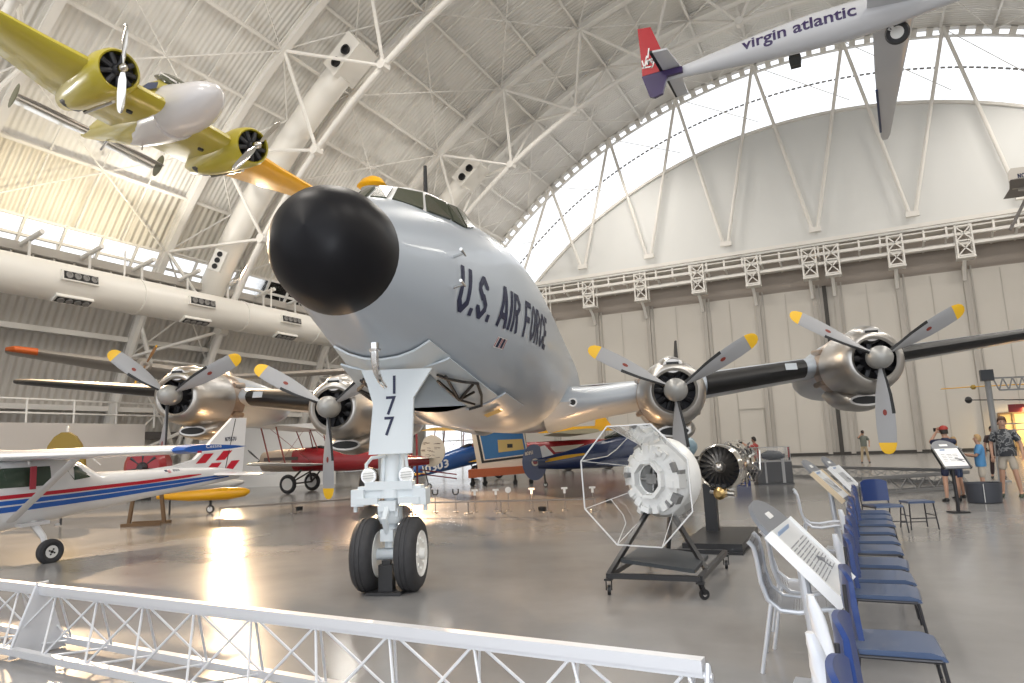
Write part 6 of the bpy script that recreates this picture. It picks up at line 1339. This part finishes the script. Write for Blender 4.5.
def person(label, loc, H, yaw, top, bottom, hair, arms, short_sleeve=True, long_trousers=False, shoes=None, skin=None, hair_long=False, stance=.1, head_turn=0.0, sleeveless=False, belly=1.0, head_pitch=0.0, shoe_m=None, cap=None):
    """arms: for each side (right y<0 first) elbow and wrist positions in a 1.75 m frame, x forward"""
    k = H / 1.75; t = thing('person', label, 'person', loc, yaw); sk = skin or skin_a
    R = Rig(); S = lambda *c: Vector(c) * k
    pel = R.p(S(0, 0, .96), (.12 * k, .095 * k)); ab = R.p(S(0, 0, 1.12), (.11 * k, .085 * k), pel); ch = R.p(S(-.005, 0, 1.28), (.115 * k, .085 * k), ab); nb = R.p(S(-.01, 0, 1.42), (.055 * k, .05 * k), ch); nk = R.p(S(.0, 0, 1.50), .052 * k, nb)
    hd = Matrix.Rotation(head_turn, 3, 'Z') @ Matrix.Rotation(-head_pitch, 3, 'Y')
    hc = S(.015, 0, 1.62)
    h1 = R.p(hc + hd @ S(.0, 0, -.06), .068 * k, nk); h2 = R.p(hc + hd @ S(.01, 0, .0), (.078 * k, .09 * k), h1); h3 = R.p(hc + hd @ S(0, 0, .075), (.072 * k, .082 * k), h2)
    for s, (el, wr) in zip((-1, 1), arms):
        el, wr = Vector(el) * k, Vector(wr) * k
        sh = R.p(S(-.01, s * .165, 1.395), .05 * k, ch); e_ = R.p(el, .043 * k, sh); mid = R.p(el.lerp(wr, .35), .040 * k, e_); w_ = R.p(wr, .028 * k, mid)
        d = (wr - el).normalized(); side = Vector((0, s, 0)); side = (side - d * side.dot(d)).normalized() if abs(side.dot(d)) < .95 else Vector((1, 0, 0)); nrm = d.cross(side)
        pa = R.p(wr + d * .055 * k, (.038 * k, .018 * k), w_)
        for i, (off, ln) in enumerate(((-.03, .070), (-.010, .082), (.010, .078), (.029, .062))):
            b = R.p(wr + d * .095 * k + side * off * k, .0095 * k, pa); c_ = R.p(wr + d * (.095 + ln * .55) * k + side * off * k + nrm * .012 * k, .0088 * k, b); R.p(wr + d * (.09 + ln) * k + side * off * k + nrm * .035 * k, .0078 * k, c_)
        b = R.p(wr + d * .03 * k - side * .036 * k * s * s, .011 * k, pa); R.p(wr + d * .075 * k - side * .058 * k + nrm * .02 * k, .009 * k, b)
    feet = []
    for s in (-1, 1):
        st = stance * s
        hp = R.p(S(0, s * .085, .90), .085 * k, pel); kn = R.p(S(.02, s * .09 + st * .35, .50), .056 * k, hp); cf = R.p(S(-.005, s * .09 + st * .55, .34), .052 * k, kn); an = R.p(S(-.01, s * .09 + st * .75, .09), .034 * k, cf); R.p(S(.09, s * .10 + st * .8, .035), .03 * k, an)
        feet.append((s, s * .09 + st * .75))
    body = skin_body('body', R.v, R.e, R.r, sk, t, pel)
    # face: nose, ears, eyes, mouth
    q = MB(); P = lambda x, y, z: hc + hd @ S(x, y, z)
    q.loft([[P(.088, -.008, .02), P(.088, .008, .02), P(.084, .0, .022)], [P(.112, -.014, -.022), P(.112, .014, -.022), P(.09, 0, -.03)]]);
    for s in (-1, 1): q.lathe([(-.006 * k, .004 * k), (0, .026 * k), (.008 * k, .02 * k)], P(-.005, s * .078, -.005), hd @ Vector((.2, s, 0)), 10)
    q.build('nose_and_ears', sk, body, 50)
    q = MB()
    for s in (-1, 1): q.lathe([(0, .010 * k), (.006 * k, .006 * k)], P(.083, s * .031, .018), hd @ Vector((1, 0, 0)), 8)
    q.box(P(.088, 0, -.058), (.008 * k, .045 * k, .008 * k), hd); q.build('eyes_and_mouth', mat('dark_eye', (.05, .02, .02), .4), body, 0)
    # hair
    q = MB(); rings = []
    for i in range(8):
        f = i / 7; ring = []
        for j in range(20):
            b = j * 2 * math.pi / 20; cb = math.cos(b)
            zend = .062 if cb > .55 else lerp(-.035, .062, max((cb + .2) / .75, 0)) if cb > -.2 else -.045
            if hair_long and cb < .3: zend -= .15
            zt = .152; z2 = lerp(zt, zend, f ** 1.5); rr = math.sin(min(f * 1.25, 1) * math.pi / 2)
            ring.append(P(.094 * rr * cb - .006, .089 * rr * math.sin(b), z2))
        rings.append(ring)
    q.loft(rings, c1=False); q.build('hair', hair, body, 60)
    if cap: q = MB(); q.lathe([(0, .098 * k), (.05 * k, .09 * k), (.09 * k, .05 * k), (.1 * k, .005 * k)], P(-.005, 0, .06), hd @ Vector((0, 0, 1)), 18); q.box(P(.12, 0, .068), (.09 * k, .13 * k, .012 * k), hd); q.build('cap', cap, body, 40)
    # shirt
    q = MB(); tw = Matrix.Rotation(0, 3, 'Z')
    q.loft([[S(cx + hx * math.cos(a), hy * math.sin(a), z) for a in [j * 2 * math.pi / 20 for j in range(20)]] for z, hx, hy, cx in ((.885, .125 * belly, .172 * belly, .005), (.95, .13 * belly, .168 * belly, .008), (1.08, .128 * belly, .160 * belly, .012), (1.22, .128, .168, .005), (1.33, .124, .180, -.003), (1.40, .108, .165, -.008), (1.445, .085, .11, -.01), (1.485, .062, .066, -.006))])
    if not sleeveless:
        for s, (el, wr) in zip((-1, 1), arms):
            el, wr = Vector(el) * k, Vector(wr) * k; a0 = S(-.008, s * .10, 1.39); a1 = S(-.01, s * .175, 1.385)
            if short_sleeve: q.tube([a0, a1, a1.lerp(el, .35), a1.lerp(el, .72)], [.07 * k, .076 * k, .072 * k, .070 * k], 14)
            else: q.tube([a0, a1, a1.lerp(el, .5), el, el.lerp(wr, .9)], [.07 * k, .074 * k, .066 * k, .058 * k, .045 * k], 14)
    q.build('shirt', top, body, 60)
    # trousers or shorts
    R = Rig(); a = R.p(S(0, 0, .985), (.142 * k * belly, .115 * k * belly)); b = R.p(S(0, 0, .90), (.150 * k, .125 * k), a)
    for s in (-1, 1):
        st = stance * s; h_ = R.p(S(0, s * .088, .84), .098 * k, b); kn = Vector((.02, s * .09 + st * .35, .50)); hipp = Vector((0, s * .088, .84)); p_ = R.p(hipp.lerp(kn, .82 if not long_trousers else 1) * k, .085 * k if not long_trousers else .07 * k, h_)
        if long_trousers: R.p(S(-.01, s * .09 + st * .73, .12), .062 * k, p_)
    skin_body('trousers' if long_trousers else 'shorts', R.v, R.e, R.r, bottom, body, a)
    for s, y in feet:
        q = MB(); c2 = S(.045, y + s * .01, 0); rings = []
        for x_, w_, h_ in ((-.11, .03, .05), (-.09, .042, .085), (-.03, .045, .095), (.04, .048, .07), (.10, .046, .05), (.145, .02, .035)):
            rings.append([c2 + S(x_, w_ * math.cos(a), max(h_ * .5 + h_ * .5 * math.sin(a), .0)) for a in [j * 2 * math.pi / 12 for j in range(12)]])
        q.loft(rings); q.build('shoe', shoe_m or mat('black_shoe', (.02, .02, .02), .5), body, 50)
    return t, k, body
def camera_prop(t, k, loc, label_m=None):
    q = MB(); q.box(Vector(loc) * k, (.06 * k, .13 * k, .085 * k)); q.lathe([(0, .035 * k), (.07 * k, .033 * k)], Vector(loc) * k + Vector((.03 * k, 0, 0)), (1, 0, 0), 12); return q
shirt_fl = mat('grey_flower_shirt', (.075, .08, .09), .7, noise=.9, nscale=9); nt_ = shirt_fl.node_tree; rp_ = nt_.nodes.new('ShaderNodeValToRGB'); rp_.color_ramp.interpolation = 'CONSTANT'; rp_.color_ramp.elements[0].color = (.03, .033, .04, 1); rp_.color_ramp.elements[1].position = .5; rp_.color_ramp.elements[1].color = (.20, .205, .21, 1)
e_ = rp_.color_ramp.elements.new(.58); e_.color = (.07, .075, .08, 1); nz_ = [n for n in nt_.nodes if n.type == 'TEX_NOISE'][0]; nz_.inputs['Detail'].default_value = 1.5; nt_.links.new(nz_.outputs['Fac'], rp_.inputs[0]); nt_.links.new(rp_.outputs[0], nt_.nodes['Principled BSDF'].inputs['Base Color'])
beige_sh = mat('beige_shorts', (.46, .41, .34), .7); blond = mat('blond_hair', (.42, .27, .12), .6); brown_h = mat('brown_hair', (.10, .05, .025), .6); dark_h = mat('dark_hair', (.02, .014, .01), .6)
sky_sh = mat('sky_blue_shirt', (.08, .25, .48), .7); tank = mat('white_blue_top', (.52, .60, .64), .7, noise=.4, nscale=14); denim = mat('denim', (.045, .07, .14), .7); navy_sh = mat('navy_shirt', (.015, .02, .05), .7); olive_sh = mat('grey_olive_shirt', (.15, .165, .14), .7); khaki = mat('khaki_trousers', (.42, .33, .21), .7); red_sh = mat('red_striped_shirt', (.33, .04, .035), .7); dark_cl = mat('dark_clothes', (.05, .03, .03), .7)
down = [((-.02, -.26, 1.14), (.06, -.28, .90)), ((-.02, .26, 1.14), (.06, .28, .90))]
deg = math.radians
person('tall man in dark flowered shirt and beige shorts standing at the right edge', (3.18, 20.18, 0), 1.90, deg(-108), shirt_fl, beige_sh, brown_h, [((-.02, -.27, 1.15), (.10, -.25, .92)), ((-.03, .28, 1.15), (.05, .30, .92))], belly=1.12, head_turn=.3, shoe_m=mat('black_green_trainer', (.03, .05, .025), .5))
def held(name, label, cat, par_loc, yaw, k, c, build, m):
    q = MB(); build(q, Vector(c) * k, k); o = q.build(name, m, None, 0); o.location = par_loc; o.rotation_euler = (0, 0, yaw); return tag(o, label, cat)
person('blond boy in sky blue shirt and beige shorts looking up with a sheet of paper', (2.56, 19.55, 0), 1.50, deg(172), sky_sh, beige_sh, blond, [((.10, -.22, 1.16), (.30, -.14, 1.18)), ((.08, .22, 1.18), (.30, .10, 1.22))], head_pitch=.25, stance=.06)
held('paper_sheet', 'white sheet of paper held by the boy in the sky blue shirt', 'paper', (2.56, 19.55, 0), deg(172), 1.5 / 1.75, (.44, .0, 1.30), lambda q, c, k: q.box(c, (.006, .26, .2), Matrix.Rotation(R_(-30), 3, 'Y')), white_paint)
person('blond girl in pale top and denim shorts with raised hands near the dark bin', (2.12, 19.9, 0), 1.46, deg(150), tank, denim, blond, [((.16, -.24, 1.30), (.30, -.12, 1.48)), ((.10, .24, 1.16), (.26, .16, 1.32))], hair_long=True, head_pitch=.25, sleeveless=True, stance=.05)
person('visitor in navy shirt, dark shorts and red cap raising a camera behind the tilted sign', (1.85, 19.0, 0), 1.72, deg(110), navy_sh, navy_sh, dark_h, [((.20, -.25, 1.38), (.24, -.08, 1.60)), ((.20, .25, 1.38), (.24, .08, 1.60))], cap=mat('red_cap', (.35, .03, .02), .6), stance=.05)
held('camera', 'small black camera raised by the visitor in the red cap', 'camera', (1.85, 19.0, 0), deg(110), 1.72 / 1.75, (.34, 0, 1.68), lambda q, c, k: (q.box(c, (.05, .13, .085)), q.lathe([(0, .035), (.06, .033)], c + Vector((.02, 0, 0)), (1, 0, 0), 12)), boot_black)
person('far man in grey shirt and khaki trousers photographing by the end wall', (.32, 43.2, 0), 1.78, deg(-80), olive_sh, khaki, dark_h, [((.18, -.27, 1.36), (.22, -.08, 1.58)), ((-.02, .30, 1.16), (.08, .26, .98))], long_trousers=True, stance=.12)
held('camera', 'small black camera held by the far man in khaki trousers', 'camera', (.32, 43.2, 0), deg(-80), 1.78 / 1.75, (.32, -.05, 1.64), lambda q, c, k: (q.box(c, (.05, .13, .085)), q.lathe([(0, .035), (.06, .033)], c + Vector((.02, 0, 0)), (1, 0, 0), 12)), boot_black)
person('visitor in red striped shirt lifting a camera behind the grey display case', (-3.55, 28.1, 0), 1.66, deg(165), red_sh, dark_cl, dark_h, [((.20, -.24, 1.30), (.38, -.10, 1.44)), ((.20, .24, 1.30), (.38, .10, 1.44))], skin=skin_b)
held('camera', 'small dark camera lifted by the visitor in the red striped shirt', 'camera', (-3.55, 28.1, 0), deg(165), 1.66 / 1.75, (.56, 0, 1.54), lambda q, c, k: (q.box(c, (.05, .13, .085)), q.lathe([(0, .035), (.06, .033)], c + Vector((.02, 0, 0)), (1, 0, 0), 12)), boot_black)
person('visitor in dark clothes standing behind the tall man by the lit doorway', (4.05, 27.6, 0), 1.70, deg(-100), dark_cl, dark_cl, dark_h, down, skin=skin_b, long_trousers=True)
